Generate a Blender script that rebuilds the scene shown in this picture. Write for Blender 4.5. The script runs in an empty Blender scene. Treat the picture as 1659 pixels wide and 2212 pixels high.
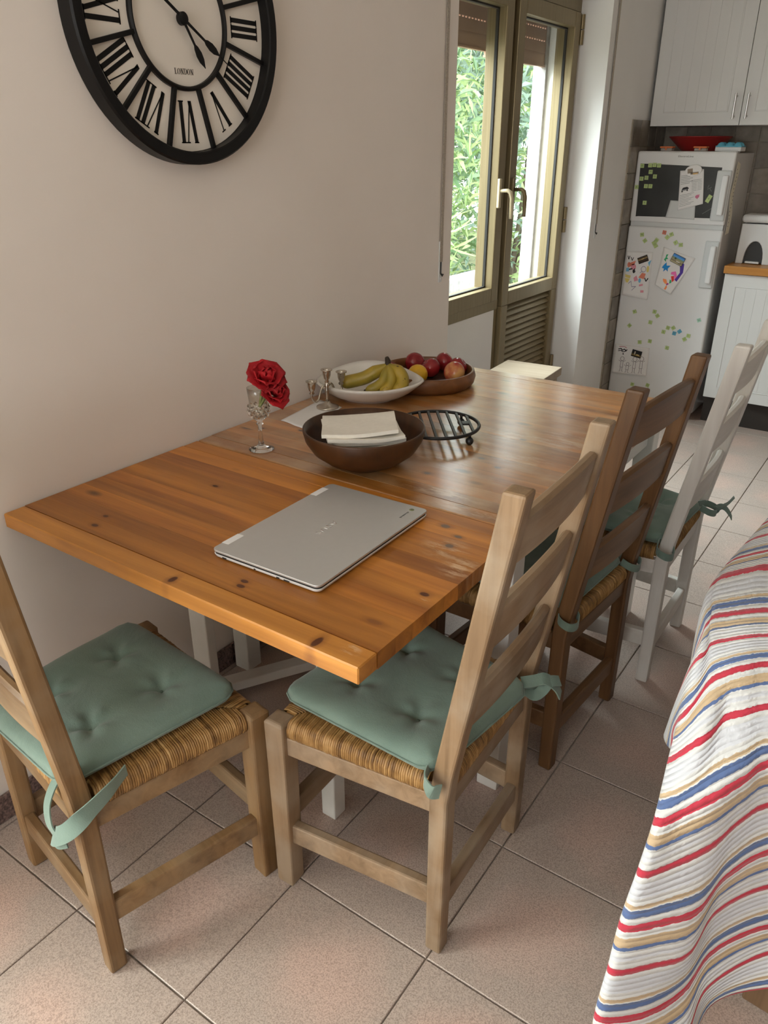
import bpy, bmesh, math, random
from mathutils import Vector, Matrix
R = random.Random(7)
PI = math.pi
scene = bpy.context.scene
COL = scene.collection
# ------------------------------------------------------------------ camera
F_PX, YAW, PITCH = 1669.74, 0.6099, 0.4433
cd = bpy.data.cameras.new('camera'); cam = bpy.data.objects.new('camera', cd); COL.objects.link(cam)
cd.sensor_fit = 'HORIZONTAL'; cd.sensor_width = 36.0; cd.lens = 36.0 * F_PX / 1659.0
cd.clip_start = 0.05; cd.clip_end = 200
fw = Vector((-math.sin(YAW)*math.cos(PITCH), math.cos(YAW)*math.cos(PITCH), -math.sin(PITCH)))
rt = Vector((math.cos(YAW), math.sin(YAW), 0)); up = rt.cross(fw)
cam.matrix_world = Matrix(((rt.x, up.x, -fw.x, 1.5048), (rt.y, up.y, -fw.y, -0.7448), (rt.z, up.z, -fw.z, 1.4413), (0, 0, 0, 1)))
scene.camera = cam
# ------------------------------------------------------------------ world, light, exposure
world = bpy.data.worlds.new('overcast_sky'); scene.world = world; world.use_nodes = True
bg = world.node_tree.nodes['Background']
bg.inputs[0].default_value = (0.93, 0.96, 1.0, 1); bg.inputs[1].default_value = 4.5
scene.view_settings.view_transform = 'Standard'; scene.view_settings.look = 'None'
scene.view_settings.exposure = 0.06; scene.view_settings.gamma = 1.0
scene.view_settings.use_curve_mapping = False
scene.cycles.max_bounces = 9; scene.cycles.diffuse_bounces = 5; scene.cycles.transparent_max_bounces = 16
scene.cycles.sample_clamp_indirect = 8.0
def area(name, loc, direction, sx, sy, power, col):
    l = bpy.data.lights.new(name, 'AREA'); l.shape = 'RECTANGLE'; l.size = sx; l.size_y = sy; l.energy = power; l.color = col
    o = bpy.data.objects.new(name, l); COL.objects.link(o); o.location = loc
    o.rotation_euler = Vector(direction).to_track_quat('-Z', 'Y').to_euler()
# room: x 0..RX, y FY..BY
RX, FY, BY, CZ = 4.4, -2.3, 4.2, 2.7
W2 = (0.6, 1.9, 0.9, 2.15)      # unseen window added behind the camera for fill light: x0, x1, z0, z1
W3 = (-2.05, -0.72, 0.05, 2.2)  # glazed terrace door in the long wall, left of the camera: y0, y1, z0, z1
area('daylight_balcony', (-1.35, 2.5, 2.75), (1.0, 0.05, -1.15), 2.6, 1.6, 470, (.89, .955, 1.0))
area('daylight_terrace', (-.45, (W3[0]+W3[1])/2, (W3[2]+W3[3])/2+.1), (1, .10, -.12), W3[1]-W3[0]+.2, W3[3]-W3[2], 132, (1.0, .965, .92))
area('fill_light_rear', ((W2[0]+W2[1])/2, FY-.25, (W2[2]+W2[3])/2), (0, 1, -.05), W2[1]-W2[0], W2[3]-W2[2], 9, (1.0, .97, .93))  # added weak lamp at the unseen rear opening, lifts the walls

# ------------------------------------------------------------------ helpers
class MB:
    def __init__(s): s.v = []; s.f = []; s.m = []; s.mi = 0
    def add(s, vs, fs):
        o = len(s.v); s.v += [tuple(p) for p in vs]
        s.f += [tuple(i+o for i in f) for f in fs]; s.m += [s.mi]*len(fs); return s
    def box(s, c, d, rot=None):
        x, y, z = d[0]/2, d[1]/2, d[2]/2
        P = [Vector((a*x, b*y, e*z)) for a in (-1, 1) for b in (-1, 1) for e in (-1, 1)]
        if rot is not None: P = [rot @ p for p in P]
        c = Vector(c)
        return s.add([p+c for p in P], [(0, 1, 3, 2), (4, 6, 7, 5), (0, 4, 5, 1), (2, 3, 7, 6), (0, 2, 6, 4), (1, 5, 7, 3)])
    def b2(s, p0, p1): return s.box([(a+b)/2 for a, b in zip(p0, p1)], [abs(b-a) for a, b in zip(p0, p1)])
    def lathe(s, prof, n=48, c=(0, 0, 0), sx=1, sy=1, cap=True):
        V = []; F = []
        for r, z in prof:
            for k in range(n):
                a = 2*PI*k/n; V.append((c[0]+r*math.cos(a)*sx, c[1]+r*math.sin(a)*sy, c[2]+z))
        m = len(prof)
        for i in range(m-1):
            for k in range(n):
                F.append((i*n+k, i*n+(k+1) % n, (i+1)*n+(k+1) % n, (i+1)*n+k))
        if cap: F.append(tuple(range(n))[::-1]); F.append(tuple((m-1)*n+k for k in range(n)))
        return s.add(V, F)
    def tube(s, path, rad, n=8, cap=True, closed=False):
        path = [Vector(p) for p in path]; m = len(path); V = []; F = []
        if not hasattr(rad, '__len__'): rad = [rad]*m
        prev = None
        for i in range(m):
            if closed: t = path[(i+1) % m]-path[i-1]
            else: t = path[min(i+1, m-1)]-path[max(i-1, 0)]
            t.normalize()
            if prev is None:
                a = Vector((0, 0, 1)) if abs(t.z) < .9 else Vector((1, 0, 0)); u = t.cross(a).normalized()
            else: u = (prev - t*prev.dot(t)).normalized()
            prev = u; w = t.cross(u)
            for k in range(n):
                q = 2*PI*k/n; V.append(path[i]+(u*math.cos(q)+w*math.sin(q))*rad[i])
        for i in range(m if closed else m-1):
            j = (i+1) % m
            for k in range(n): F.append((i*n+k, i*n+(k+1) % n, j*n+(k+1) % n, j*n+k))
        if cap and not closed: F.append(tuple(range(n))[::-1]); F.append(tuple((m-1)*n+k for k in range(n)))
        return s.add(V, F)
    def prism(s, poly, f0, f1):
        """poly 2D list; f0,f1 map (a,b)->3D for both caps"""
        n = len(poly); V = [f0(*p) for p in poly]+[f1(*p) for p in poly]
        F = [tuple(range(n))[::-1], tuple(range(n, 2*n))]+[(i, (i+1) % n, n+(i+1) % n, n+i) for i in range(n)]
        return s.add(V, F)
    def sphere(s, c, r, n=16, m=10, sc=(1, 1, 1)):
        V = [(c[0], c[1], c[2]-r*sc[2])]; F = []
        for i in range(1, m):
            a = -PI/2+PI*i/m
            for k in range(n):
                b = 2*PI*k/n; V.append((c[0]+r*sc[0]*math.cos(a)*math.cos(b), c[1]+r*sc[1]*math.cos(a)*math.sin(b), c[2]+r*sc[2]*math.sin(a)))
        V.append((c[0], c[1], c[2]+r*sc[2])); L = len(V)-1
        for k in range(n):
            F.append((0, 1+(k+1) % n, 1+k)); F.append((L, 1+(m-2)*n+k, 1+(m-2)*n+(k+1) % n))
        for i in range(m-2):
            for k in range(n): F.append((1+i*n+k, 1+i*n+(k+1) % n, 1+(i+1)*n+(k+1) % n, 1+(i+1)*n+k))
        return s.add(V, F)
    def grid(s, fn, nu, nv):
        V = [fn(i/nu, j/nv) for j in range(nv+1) for i in range(nu+1)]
        F = [(j*(nu+1)+i, j*(nu+1)+i+1, (j+1)*(nu+1)+i+1, (j+1)*(nu+1)+i) for j in range(nv) for i in range(nu)]
        return s.add(V, F)
    def mesh(s, name):
        me = bpy.data.meshes.new(name); me.from_pydata(s.v, [], s.f)
        me.polygons.foreach_set('material_index', s.m); me.update(); return me

def obj(name, mb, mat, parent=None, loc=None, rz=None, smooth=False, bevel=0, seg=2, subsurf=0, auto=None, fix=True):
    me = mb.mesh(name) if isinstance(mb, MB) else mb
    if fix and isinstance(mb, MB):
        bm = bmesh.new(); bm.from_mesh(me); bmesh.ops.recalc_face_normals(bm, faces=bm.faces); bm.to_mesh(me); bm.free()
    for m in (mat if isinstance(mat, (list, tuple)) else [mat]):
        if isinstance(mb, MB) or not me.materials: me.materials.append(m)
    if smooth: me.polygons.foreach_set('use_smooth', [True]*len(me.polygons))
    o = bpy.data.objects.new(name, me); COL.objects.link(o)
    if auto is not None:
        me.set_sharp_from_angle(angle=math.radians(auto))
    if loc: o.location = loc
    if rz: o.rotation_euler = (0, 0, rz)
    if parent: o.parent = parent
    if bevel:
        b = o.modifiers.new('bevel', 'BEVEL'); b.width = bevel; b.segments = seg; b.limit_method = 'ANGLE'; b.angle_limit = math.radians(40)
    if subsurf:
        q = o.modifiers.new('subsurf', 'SUBSURF'); q.levels = subsurf; q.render_levels = subsurf
    return o
def tag(o, label=None, cat=None, group=None, kind=None):
    if label: o['label'] = label
    if cat: o['category'] = cat
    if group: o['group'] = group
    if kind: o['kind'] = kind
    return o
def thing(name, label, cat, loc=(0, 0, 0), rz=0, group=None):
    o = bpy.data.objects.new(name, None); COL.objects.link(o); o.location = loc; o.rotation_euler = (0, 0, rz)
    return tag(o, label, cat, group)
def structure(name, mb, mat, parent=None, **k):
    o = obj(name, mb, mat, parent, **k)
    if parent is None: o['kind'] = 'structure'
    return o
def struct_empty(name, loc=(0, 0, 0)):
    o = bpy.data.objects.new(name, None); COL.objects.link(o); o.location = loc; o['kind'] = 'structure'; return o
def link_copy(o, parent=None, **k):
    c = o.copy(); COL.objects.link(c); c.parent = parent
    for a, b in k.items(): setattr(c, a, b)
    return c
def copy_tree(o, parent=None):
    c = link_copy(o, parent)
    for ch in list(o.children): copy_tree(ch, c)
    return c

# ------------------------------------------------------------------ materials
def lin(r, g, b):
    f = lambda c: ((c/255)/12.92 if c/255 <= .04045 else ((c/255+.055)/1.055)**2.4)
    return (f(r), f(g), f(b), 1)
class NT:
    def __init__(s, name):
        s.mat = bpy.data.materials.new(name); s.mat.use_nodes = True; s.t = s.mat.node_tree
        s.b = s.t.nodes['Principled BSDF']; s.out = s.t.nodes['Material Output']
    def n(s, typ, **k):
        nd = s.t.nodes.new(typ)
        for a, b in k.items():
            if a.startswith('_'): setattr(nd, a[1:], b)
            else:
                key = a.replace('_', ' ')
                if key.isdigit(): key = int(key)
                s.i(nd, key, b)
        return nd
    def i(s, nd, key, v):
        sock = nd.inputs[key]
        if isinstance(v, tuple) and len(v) == 2 and hasattr(v[0], 'outputs'): s.t.links.new(v[0].outputs[v[1]], sock)
        elif hasattr(v, 'outputs'): s.t.links.new(v.outputs[0], sock)
        else: sock.default_value = v
    def ramp(s, fac, stops, interp='LINEAR'):
        r = s.t.nodes.new('ShaderNodeValToRGB'); e = r.color_ramp.elements; r.color_ramp.interpolation = interp
        while len(e) < len(stops): e.new(0.5)
        for el, (p, c) in zip(e, stops):
            el.position = p; el.color = c if len(c) == 4 else tuple(c)+(1,)
        s.i(r, 0, fac); return r
    def math(s, op, a, b=0.0, c=0.0):
        m = s.t.nodes.new('ShaderNodeMath'); m.operation = op; s.i(m, 0, a); s.i(m, 1, b); s.i(m, 2, c); return m
    def mix(s, fac, a, b, blend='MIX'):
        m = s.t.nodes.new('ShaderNodeMix'); m.data_type = 'RGBA'; m.blend_type = blend
        s.i(m, 0, fac); s.i(m, 6, a); s.i(m, 7, b); return (m, 2)
    def bump(s, h, strength=.3, dist=.01):
        b = s.t.nodes.new('ShaderNodeBump'); s.i(b, 'Strength', strength); s.i(b, 'Distance', dist); s.i(b, 'Height', h)
        s.i(s.b, 'Normal', b)
    def coord(s, which='Object', scale=(1, 1, 1), rand=False):
        c = s.t.nodes.new('ShaderNodeTexCoord'); mp = s.t.nodes.new('ShaderNodeMapping')
        s.t.links.new(c.outputs[which], mp.inputs[0]); mp.inputs['Scale'].default_value = scale
        if rand:
            oi = s.t.nodes.new('ShaderNodeObjectInfo'); m = s.math('MULTIPLY', (oi, 'Random'), 37.0)
            cb = s.n('ShaderNodeCombineXYZ', X=m, Y=m, Z=m); s.i(mp, 'Location', cb); s.rnd = (oi, 'Random')
        return mp
def mat_plain(name, col, rough=.5, metal=0, noise=0.0, nscale=40, bump=0.0, bdist=.002, spec=.5, **ex):
    m = NT(name); m.i(m.b, 'Roughness', rough); m.i(m.b, 'Metallic', metal); m.i(m.b, 'Specular IOR Level', spec)
    c = m.coord(); nz = m.n('ShaderNodeTexNoise', Vector=c, Scale=nscale, Detail=4.0)
    d = tuple(x*(1-noise) for x in col[:3])+(1,); l = tuple(min(1, x*(1+noise)) for x in col[:3])+(1,)
    m.i(m.b, 'Base Color', m.ramp((nz, 0), [(.3, d), (.7, l)]))
    if bump: m.bump((nz, 0), bump, bdist)
    for k, v in ex.items(): m.i(m.b, k.replace('_', ' '), v)
    return m.mat
def mat_wood(name, dark, light, axis='z', rough=.45, scale=1.0, patina=None, pat_amt=.5, knots=False, spec=.4, tone=.25, wear=None, bstr=.12, coat=0.0, keep=None):
    m = NT(name); a = 2.2*scale; b = 34.0*scale
    sc = {'x': (a, b, b), 'y': (b, a, b), 'z': (b, b, a)}[axis]
    c = m.coord('Object', sc, rand=True)
    n1 = m.n('ShaderNodeTexNoise', Vector=c, Scale=1.0, Detail=6.0, Roughness=.6, Distortion=.6)
    sc2 = {'x': (.5, 9, 9), 'y': (9, .5, 9), 'z': (9, 9, .5)}[axis]
    c2 = m.coord('Object', tuple(q*scale for q in sc2), rand=True)
    n2 = m.n('ShaderNodeTexNoise', Vector=c2, Scale=1.3, Detail=3.0)
    f = m.math('ADD', m.math('MULTIPLY', (n1, 0), .55), m.math('MULTIPLY', (n2, 0), .55))
    col = m.ramp(f, [(.39, dark), (.69, light)])
    tn = m.math('ADD', m.math('MULTIPLY', m.rnd, tone), 1-tone/2)
    hs = m.n('ShaderNodeHueSaturation', Color=col, Value=tn)
    out = (hs, 0)
    if patina:
        c3 = m.coord('Object', (6, 6, 6), rand=True); n3 = m.n('ShaderNodeTexNoise', Vector=c3, Scale=1.6, Detail=5.0)
        out = m.mix(m.ramp((n3, 0), [(.42, (0, 0, 0)), (.68, (pat_amt,)*3)]), out, patina)
    if knots:
        c4 = m.coord('Object', {'x': (5.5, 12, 1), 'y': (12, 5.5, 1), 'z': (12, 12, 5)}[axis], rand=True)
        v = m.n('ShaderNodeTexVoronoi', Vector=c4, Scale=1.0)
        sep = m.n('ShaderNodeSeparateColor', Color=(v, 'Color'))
        on = m.math('GREATER_THAN', (sep, 0), .72)
        k = m.ramp((v, 'Distance'), [(.06, (1, 1, 1)), (.17, (0, 0, 0))])
        out = m.mix(m.math('MULTIPLY', m.math('MULTIPLY', (k, 0), on), .8), out, tuple(x*.28 for x in dark[:3])+(1,))
    m.col = out; m.n1 = n1; m.n2 = n2
    if keep is not None: keep[name] = m
    m.i(m.b, 'Base Color', out); m.i(m.b, 'Specular IOR Level', spec)
    m.i(m.b, 'Roughness', m.math('ADD', m.math('MULTIPLY', (n2, 0), .25), rough-.12))
    m.i(m.b, 'Coat Weight', coat); m.i(m.b, 'Coat Roughness', .19)
    m.bump((n1, 0), bstr, .002)
    return m.mat

M = {}; KEEP = {}
M['wall'] = mat_plain('wall_paint', (.79, .725, .665, 1), .75, noise=.025, nscale=3, bump=.0)
m = NT('wall_plaster'); c = m.coord(); n1 = m.n('ShaderNodeTexNoise', Vector=c, Scale=2.2, Detail=4.0); n2 = m.n('ShaderNodeTexNoise', Vector=c, Scale=28.0, Detail=3.0)
m.i(m.b, 'Base Color', m.ramp((n1, 0), [(.3, (.82, .755, .695)), (.7, (.86, .80, .745))])); m.i(m.b, 'Roughness', .6); m.bump((n2, 0), .12, .004); M['wall'] = m.mat
M['white_wall'] = mat_plain('white_paint', (.82, .81, .79, 1), .6, noise=.02, nscale=4)
M['ceiling'] = mat_plain('ceiling_paint', (.82, .78, .74, 1), .8, noise=.02, nscale=2)
# floor tile: speckled gres, pink centre, greyer towards the rim
m = NT('floor_tile'); g = m.coord('Object', (1, 1, 1)); c = m.coord('Object', (1, 1, 1), rand=True)
sp = m.n('ShaderNodeTexNoise', Vector=c, Scale=330.0, Detail=3.0, Roughness=.8)
big = m.n('ShaderNodeTexNoise', Vector=c, Scale=5.5, Detail=3.0)
ln = m.n('ShaderNodeVectorMath', _operation='LENGTH', **{'0': g})
f = m.math('ADD', m.math('MULTIPLY', (ln, 1), 3.2), m.math('MULTIPLY', (big, 0), 1.1))
base = m.ramp(f, [(.66, (.570, .422, .360)), (1.12, (.480, .395, .345))])
spk = m.ramp((sp, 0), [(.38, (.62, .60, .58)), (.55, (1, 1, 1)), (.75, (1.12, 1.1, 1.08))])
m.i(m.b, 'Base Color', m.mix(1.0, base, (spk, 0), 'MULTIPLY')); m.i(m.b, 'Roughness', m.ramp((big, 0), [(.3, (.30,)*3), (.7, (.42,)*3)])); m.i(m.b, 'Specular IOR Level', .45)
m.bump((sp, 0), .05, .001); M['tile'] = m.mat
M['grout'] = mat_plain('grout', (.30, .26, .22, 1), .9, noise=.2, nscale=30)
M['skirting'] = mat_plain('skirting_tile', (.17, .115, .105, 1), .35, noise=.75, nscale=160)
m = NT('wall_tile'); c = m.coord('Object', (1, 1, 1), rand=True); n1 = m.n('ShaderNodeTexNoise', Vector=c, Scale=18.0, Detail=5.0)
col = m.ramp((n1, 0), [(.3, (.15, .125, .095)), (.7, (.26, .225, .18))]); hs = m.n('ShaderNodeHueSaturation', Color=col, Value=m.math('ADD', m.math('MULTIPLY', m.rnd, .5), .75))
m.i(m.b, 'Base Color', hs); m.i(m.b, 'Roughness', .35); m.bump((n1, 0), .1, .002); M['wall_tile'] = m.mat
M['tile_joint'] = mat_plain('tile_joint', (.38, .34, .28, 1), .9, noise=.1)
M['pine'] = mat_wood('varnished_pine', (.185, .055, .007, 1), (.47, .185, .030, 1), 'x', rough=.34, scale=.8, knots=True, spec=.5, tone=.75, keep=KEEP)
M['pine_pale'] = mat_wood('pale_varnished_pine', (.30, .105, .014, 1), (.62, .27, .052, 1), 'x', rough=.34, scale=.8, spec=.5, tone=.1, keep=KEEP)
M['pine_worn_glare'] = mat_wood('worn_glare_pine', (.22, .075, .011, 1), (.53, .215, .042, 1), 'x', rough=.36, scale=.8, knots=True, spec=.55, tone=.55, patina=(.56, .36, .19, 1), pat_amt=.6, bstr=.7, coat=1.0, keep=KEEP)  # paler patina colour carries window glare as well as worn varnish
M['white_lacquer'] = mat_plain('white_lacquer', (.74, .73, .70, 1), .35, noise=.02)
M['oak'] = mat_wood('weathered_beech', (.105, .052, .018, 1), (.29, .168, .072, 1), 'z', rough=.46, patina=(.31, .23, .145, 1), pat_amt=.45, tone=.15)
M['oak_x'] = mat_wood('weathered_beech_across', (.12, .062, .024, 1), (.295, .178, .083, 1), 'x', rough=.46, patina=(.32, .245, .16, 1), pat_amt=.45, tone=.15)
M['grey_oak'] = mat_wood('greyed_beech', (.14, .082, .040, 1), (.33, .215, .122, 1), 'z', rough=.48, patina=(.38, .305, .225, 1), pat_amt=.55, tone=.15)
M['grey_oak_x'] = mat_wood('greyed_beech_across', (.155, .095, .05, 1), (.335, .225, .135, 1), 'x', rough=.48, patina=(.38, .31, .235, 1), pat_amt=.55, tone=.15)
M['brown'] = mat_wood('brown_beech', (.075, .032, .011, 1), (.185, .092, .036, 1), 'z', rough=.4, tone=.15)
M['brown_x'] = mat_wood('brown_beech_across', (.09, .043, .017, 1), (.20, .105, .045, 1), 'x', rough=.4, tone=.15)
M['chalk'] = mat_wood('white_painted_wood', (.60, .57, .53, 1), (.72, .70, .66, 1), 'z', rough=.45, patina=(.42, .33, .24, 1), pat_amt=.12, tone=.06)
M['chalk_x'] = mat_wood('white_painted_wood_across', (.60, .57, .53, 1), (.72, .70, .66, 1), 'x', rough=.45, patina=(.42, .33, .24, 1), pat_amt=.12, tone=.06)
m = NT('rush'); c = m.coord(); n1 = m.n('ShaderNodeTexNoise', Vector=c, Scale=45.0, Detail=5.0); gm = m.n('ShaderNodeNewGeometry')
m.i(m.b, 'Base Color', m.ramp(m.math('ADD', m.math('MULTIPLY', (n1, 0), .75), m.math('MULTIPLY', (gm, 'Random Per Island'), .26)), [(.25, (.12, .055, .015)), (.5, (.31, .165, .05)), (.8, (.52, .32, .13))]))
m.i(m.b, 'Roughness', .5); M['rush'] = m.mat
m = NT('green_cotton'); c = m.coord(); n1 = m.n('ShaderNodeTexNoise', Vector=c, Scale=420.0, Detail=2.0); n2 = m.n('ShaderNodeTexNoise', Vector=c, Scale=9.0, Detail=4.0, Distortion=.8)
m.i(m.b, 'Base Color', m.ramp((n2, 0), [(.3, (.128, .190, .157)), (.7, (.168, .240, .20))])); m.i(m.b, 'Roughness', .9); m.i(m.b, 'Sheen Weight', .25)
m.bump(m.math('ADD', m.math('MULTIPLY', (n1, 0), .12), (n2, 0)), .6, .006); M['green'] = m.mat
M['green_dark'] = mat_plain('green_cotton_button', (.10, .145, .12, 1), .9, noise=.1)
M['black'] = mat_plain('black_satin', (.006, .0055, .0055, 1), .42, noise=.1, spec=.25)
M['iron'] = mat_plain('black_iron', (.010, .010, .011, 1), .42, noise=.2, bump=.1)
M['dial'] = mat_plain('clock_dial', (.80, .745, .67, 1), .55, noise=.02, nscale=8)
m = NT('anodised_gold'); c = m.coord('Object', (60, 60, 1.2)); n1 = m.n('ShaderNodeTexNoise', Vector=c, Scale=3.0, Detail=2.0)
m.i(m.b, 'Base Color', m.ramp((n1, 0), [(.3, (.22, .17, .09)), (.7, (.275, .215, .12))])); m.i(m.b, 'Metallic', .55); m.i(m.b, 'Roughness', .36); M['gold'] = m.mat
M['gasket'] = mat_plain('rubber_gasket', (.02, .018, .016, 1), .6)
M['shutter'] = mat_plain('shutter_slat', (.40, .235, .155, 1), .5, noise=.05, nscale=12)
m = NT('window_glass'); nt = m.t; tr = nt.nodes.new('ShaderNodeBsdfTransparent'); gl = nt.nodes.new('ShaderNodeBsdfGlossy'); gl.inputs['Roughness'].default_value = .02
tr.inputs[0].default_value = (.93, .96, .94, 1); mx = nt.nodes.new('ShaderNodeMixShader')
mx.inputs[0].default_value = .05; nt.links.new(tr.outputs[0], mx.inputs[1]); nt.links.new(gl.outputs[0], mx.inputs[2]); nt.links.new(mx.outputs[0], m.out.inputs[0]); M['glass'] = m.mat
m = NT('crystal'); m.i(m.b, 'Transmission Weight', 1.0); m.i(m.b, 'Roughness', .02); m.i(m.b, 'IOR', 1.45); m.i(m.b, 'Base Color', (.97, .97, .95, 1)); M['crystal'] = m.mat
m = NT('thin_clear_glass'); nt = m.t; tr = nt.nodes.new('ShaderNodeBsdfTransparent'); gl = nt.nodes.new('ShaderNodeBsdfGlossy'); gl.inputs['Roughness'].default_value = .03
lw_ = nt.nodes.new('ShaderNodeLayerWeight'); lw_.inputs[0].default_value = .5; pw_ = m.math('MULTIPLY_ADD', m.math('POWER', (lw_, 'Facing'), 2.2), .8, .09); mx = nt.nodes.new('ShaderNodeMixShader'); tr.inputs[0].default_value = (.96, .96, .94, 1)
nt.links.new(pw_.outputs[0], mx.inputs[0]); nt.links.new(tr.outputs[0], mx.inputs[1]); nt.links.new(gl.outputs[0], mx.inputs[2]); nt.links.new(mx.outputs[0], m.out.inputs[0]); M['thin_glass'] = m.mat
M['silver'] = mat_plain('tarnished_silver', (.56, .51, .44, 1), .24, metal=1, noise=.25, nscale=30)
M['laptop'] = mat_plain('silver_aluminium', (.60, .60, .59, 1), .40, metal=.6, noise=.01, nscale=80)
M['laptop_base'] = mat_plain('silver_plastic', (.74, .74, .74, 1), .4, noise=.01)
M['logo'] = mat_plain('mirror_logo', (.75, .75, .76, 1), .12, metal=1)
M['grey_print'] = mat_plain('grey_print', (.11, .11, .11, 1), .5)
M['dark'] = mat_plain('dark_plastic', (.02, .02, .02, 1), .45)
M['bowl_wood'] = mat_wood('dark_bowl_wood', (.027, .010, .004, 1), (.082, .033, .012, 1), 'z', rough=.36, scale=.8, tone=.1)
M['tray_wood'] = mat_wood('acacia_wood', (.085, .030, .010, 1), (.23, .095, .034, 1), 'x', rough=.3, scale=.7, tone=.1)
M['tray_dark'] = mat_wood('acacia_wood_inside', (.030, .013, .006, 1), (.10, .042, .018, 1), 'x', rough=.35, scale=.6, tone=.1)
M['ceramic'] = mat_plain('cream_ceramic', (.70, .665, .61, 1), .16, noise=.03, nscale=20, bump=.05, bdist=.004)
M['napkin'] = mat_plain('paper_napkin', (.78, .74, .66, 1), .9, noise=.03, nscale=90, bump=.1)
M['paper'] = mat_plain('white_paper', (.80, .79, .78, 1), .8, noise=.015, nscale=20)
M['petal'] = mat_plain('red_petal', (.40, .003, .009, 1), .7, noise=.3, nscale=30)
M['stem'] = mat_plain('green_stem', (.30, .36, .14, 1), .5, noise=.2)
m = NT('banana_skin'); c = m.coord(); n1 = m.n('ShaderNodeTexNoise', Vector=c, Scale=14.0, Detail=3.0); v = m.n('ShaderNodeTexNoise', Vector=c, Scale=95.0, Detail=2.0)
m.i(m.b, 'Base Color', m.mix(m.ramp((v, 0), [(.70, (0, 0, 0)), (.74, (.9, .9, .9))]), m.ramp((n1, 0), [(.3, (.23, .19, .022)), (.65, (.44, .29, .03))]), (.05, .028, .01, 1))); m.i(m.b, 'Roughness', .42); M['banana'] = m.mat
M['banana_tip'] = mat_plain('banana_tip', (.03, .018, .01, 1), .7, noise=.3)
m = NT('red_apple'); c = m.coord(); n1 = m.n('ShaderNodeTexNoise', Vector=c, Scale=12.0, Detail=3.0)
m.i(m.b, 'Base Color', m.ramp((n1, 0), [(.35, (.20, .008, .014)), (.7, (.37, .022, .024))])); m.i(m.b, 'Roughness', .22); M['apple'] = m.mat
m = NT('blush_apple'); c = m.coord(); n1 = m.n('ShaderNodeTexNoise', Vector=c, Scale=14.0, Detail=4.0)
m.i(m.b, 'Base Color', m.ramp((n1, 0), [(.38, (.36, .03, .03)), (.58, (.62, .32, .11))])); m.i(m.b, 'Roughness', .25); M['blush'] = m.mat
M['lemon'] = mat_plain('lemon_skin', (.74, .42, .02, 1), .4, noise=.06, nscale=60, bump=.15)
M['fridge'] = mat_plain('white_enamel', (.75, .755, .755, 1), .22, noise=.01, nscale=5)
M['grey_plastic'] = mat_plain('grey_plastic', (.60, .62, .62, 1), .4)
M['board'] = mat_plain('blackboard_sheet', (.017, .018, .018, 1), .42, noise=.5, nscale=9, bump=.12, bdist=.006)
M['mag_green'] = mat_plain('green_magnet', (.44, .56, .22, 1), .5, noise=.08)
M['mag_blue'] = mat_plain('blue_magnet', (.10, .38, .56, 1), .5)
M['mag_red'] = mat_plain('red_magnet', (.66, .20, .14, 1), .5)
M['mag_mint'] = mat_plain('mint_magnet', (.36, .60, .48, 1), .5)
M['mag_ink'] = mat_plain('magnet_letter', (.10, .16, .08, 1), .6)
M['cab'] = mat_plain('white_foil_door', (.69, .695, .685, 1), .35, noise=.01, nscale=6)
M['worktop'] = mat_wood('beech_worktop', (.42, .17, .032, 1), (.62, .29, .07, 1), 'x', rough=.35, tone=.1)
M['steel'] = mat_plain('brushed_steel', (.62, .62, .61, 1), .3, metal=1, noise=.05)
M['plinth'] = mat_plain('dark_plinth', (.025, .02, .017, 1), .5)
M['bin'] = mat_plain('white_plastic', (.70, .71, .71, 1), .35)
M['red_plastic'] = mat_plain('red_plastic', (.33, .012, .012, 1), .3)
M['orange'] = mat_plain('orange_plastic', (.60, .16, .05, 1), .35)
M['jar'] = mat_plain('clear_plastic', (.55, .53, .5, 1), .15, Alpha=.6)
M['blue_plastic'] = mat_plain('translucent_blue_plastic', (.10, .40, .55, 1), .2)
M['tape'] = mat_plain('measuring_tape', (.66, .62, .50, 1), .6, noise=.05)
M['strap'] = mat_plain('woven_strap', (.42, .37, .31, 1), .8, noise=.2, nscale=200)
M['stool'] = mat_wood('pale_pine', (.25, .19, .13, 1), (.36, .29, .21, 1), 'x', rough=.5, tone=.1)
M['sofa'] = mat_plain('brown_sofa_fabric', (.16, .11, .075, 1), .9, noise=.15, nscale=150)
M['sofa_leg'] = mat_wood('sofa_leg_wood', (.09, .05, .025, 1), (.17, .10, .055, 1), 'z')
M['leaf'] = None
for nm, a, b in (('leaf_light', (.24, .36, .12), (.42, .52, .24)), ('leaf_dark', (.13, .23, .11), (.24, .35, .18)), ('leaf_blue', (.19, .29, .22), (.32, .42, .34))):
    m = NT(nm); gm = m.n('ShaderNodeNewGeometry')
    m.i(m.b, 'Base Color', m.ramp((gm, 'Random Per Island'), [(0, a), (1, b)])); m.i(m.b, 'Roughness', .5); m.i(m.b, 'Subsurface Weight', 0.0)
    M[nm] = m.mat
M['bark'] = mat_plain('bark', (.12, .09, .06, 1), .9, noise=.3)
M['render'] = mat_plain('cream_render', (.72, .69, .63, 1), .8, noise=.05)
M['concrete'] = mat_plain('grey_parapet', (.33, .31, .30, 1), .85, noise=.25, nscale=25)
M['soil'] = mat_plain('garden_ground', (.20, .22, .10, 1), .95, noise=.4, nscale=4)
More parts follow.
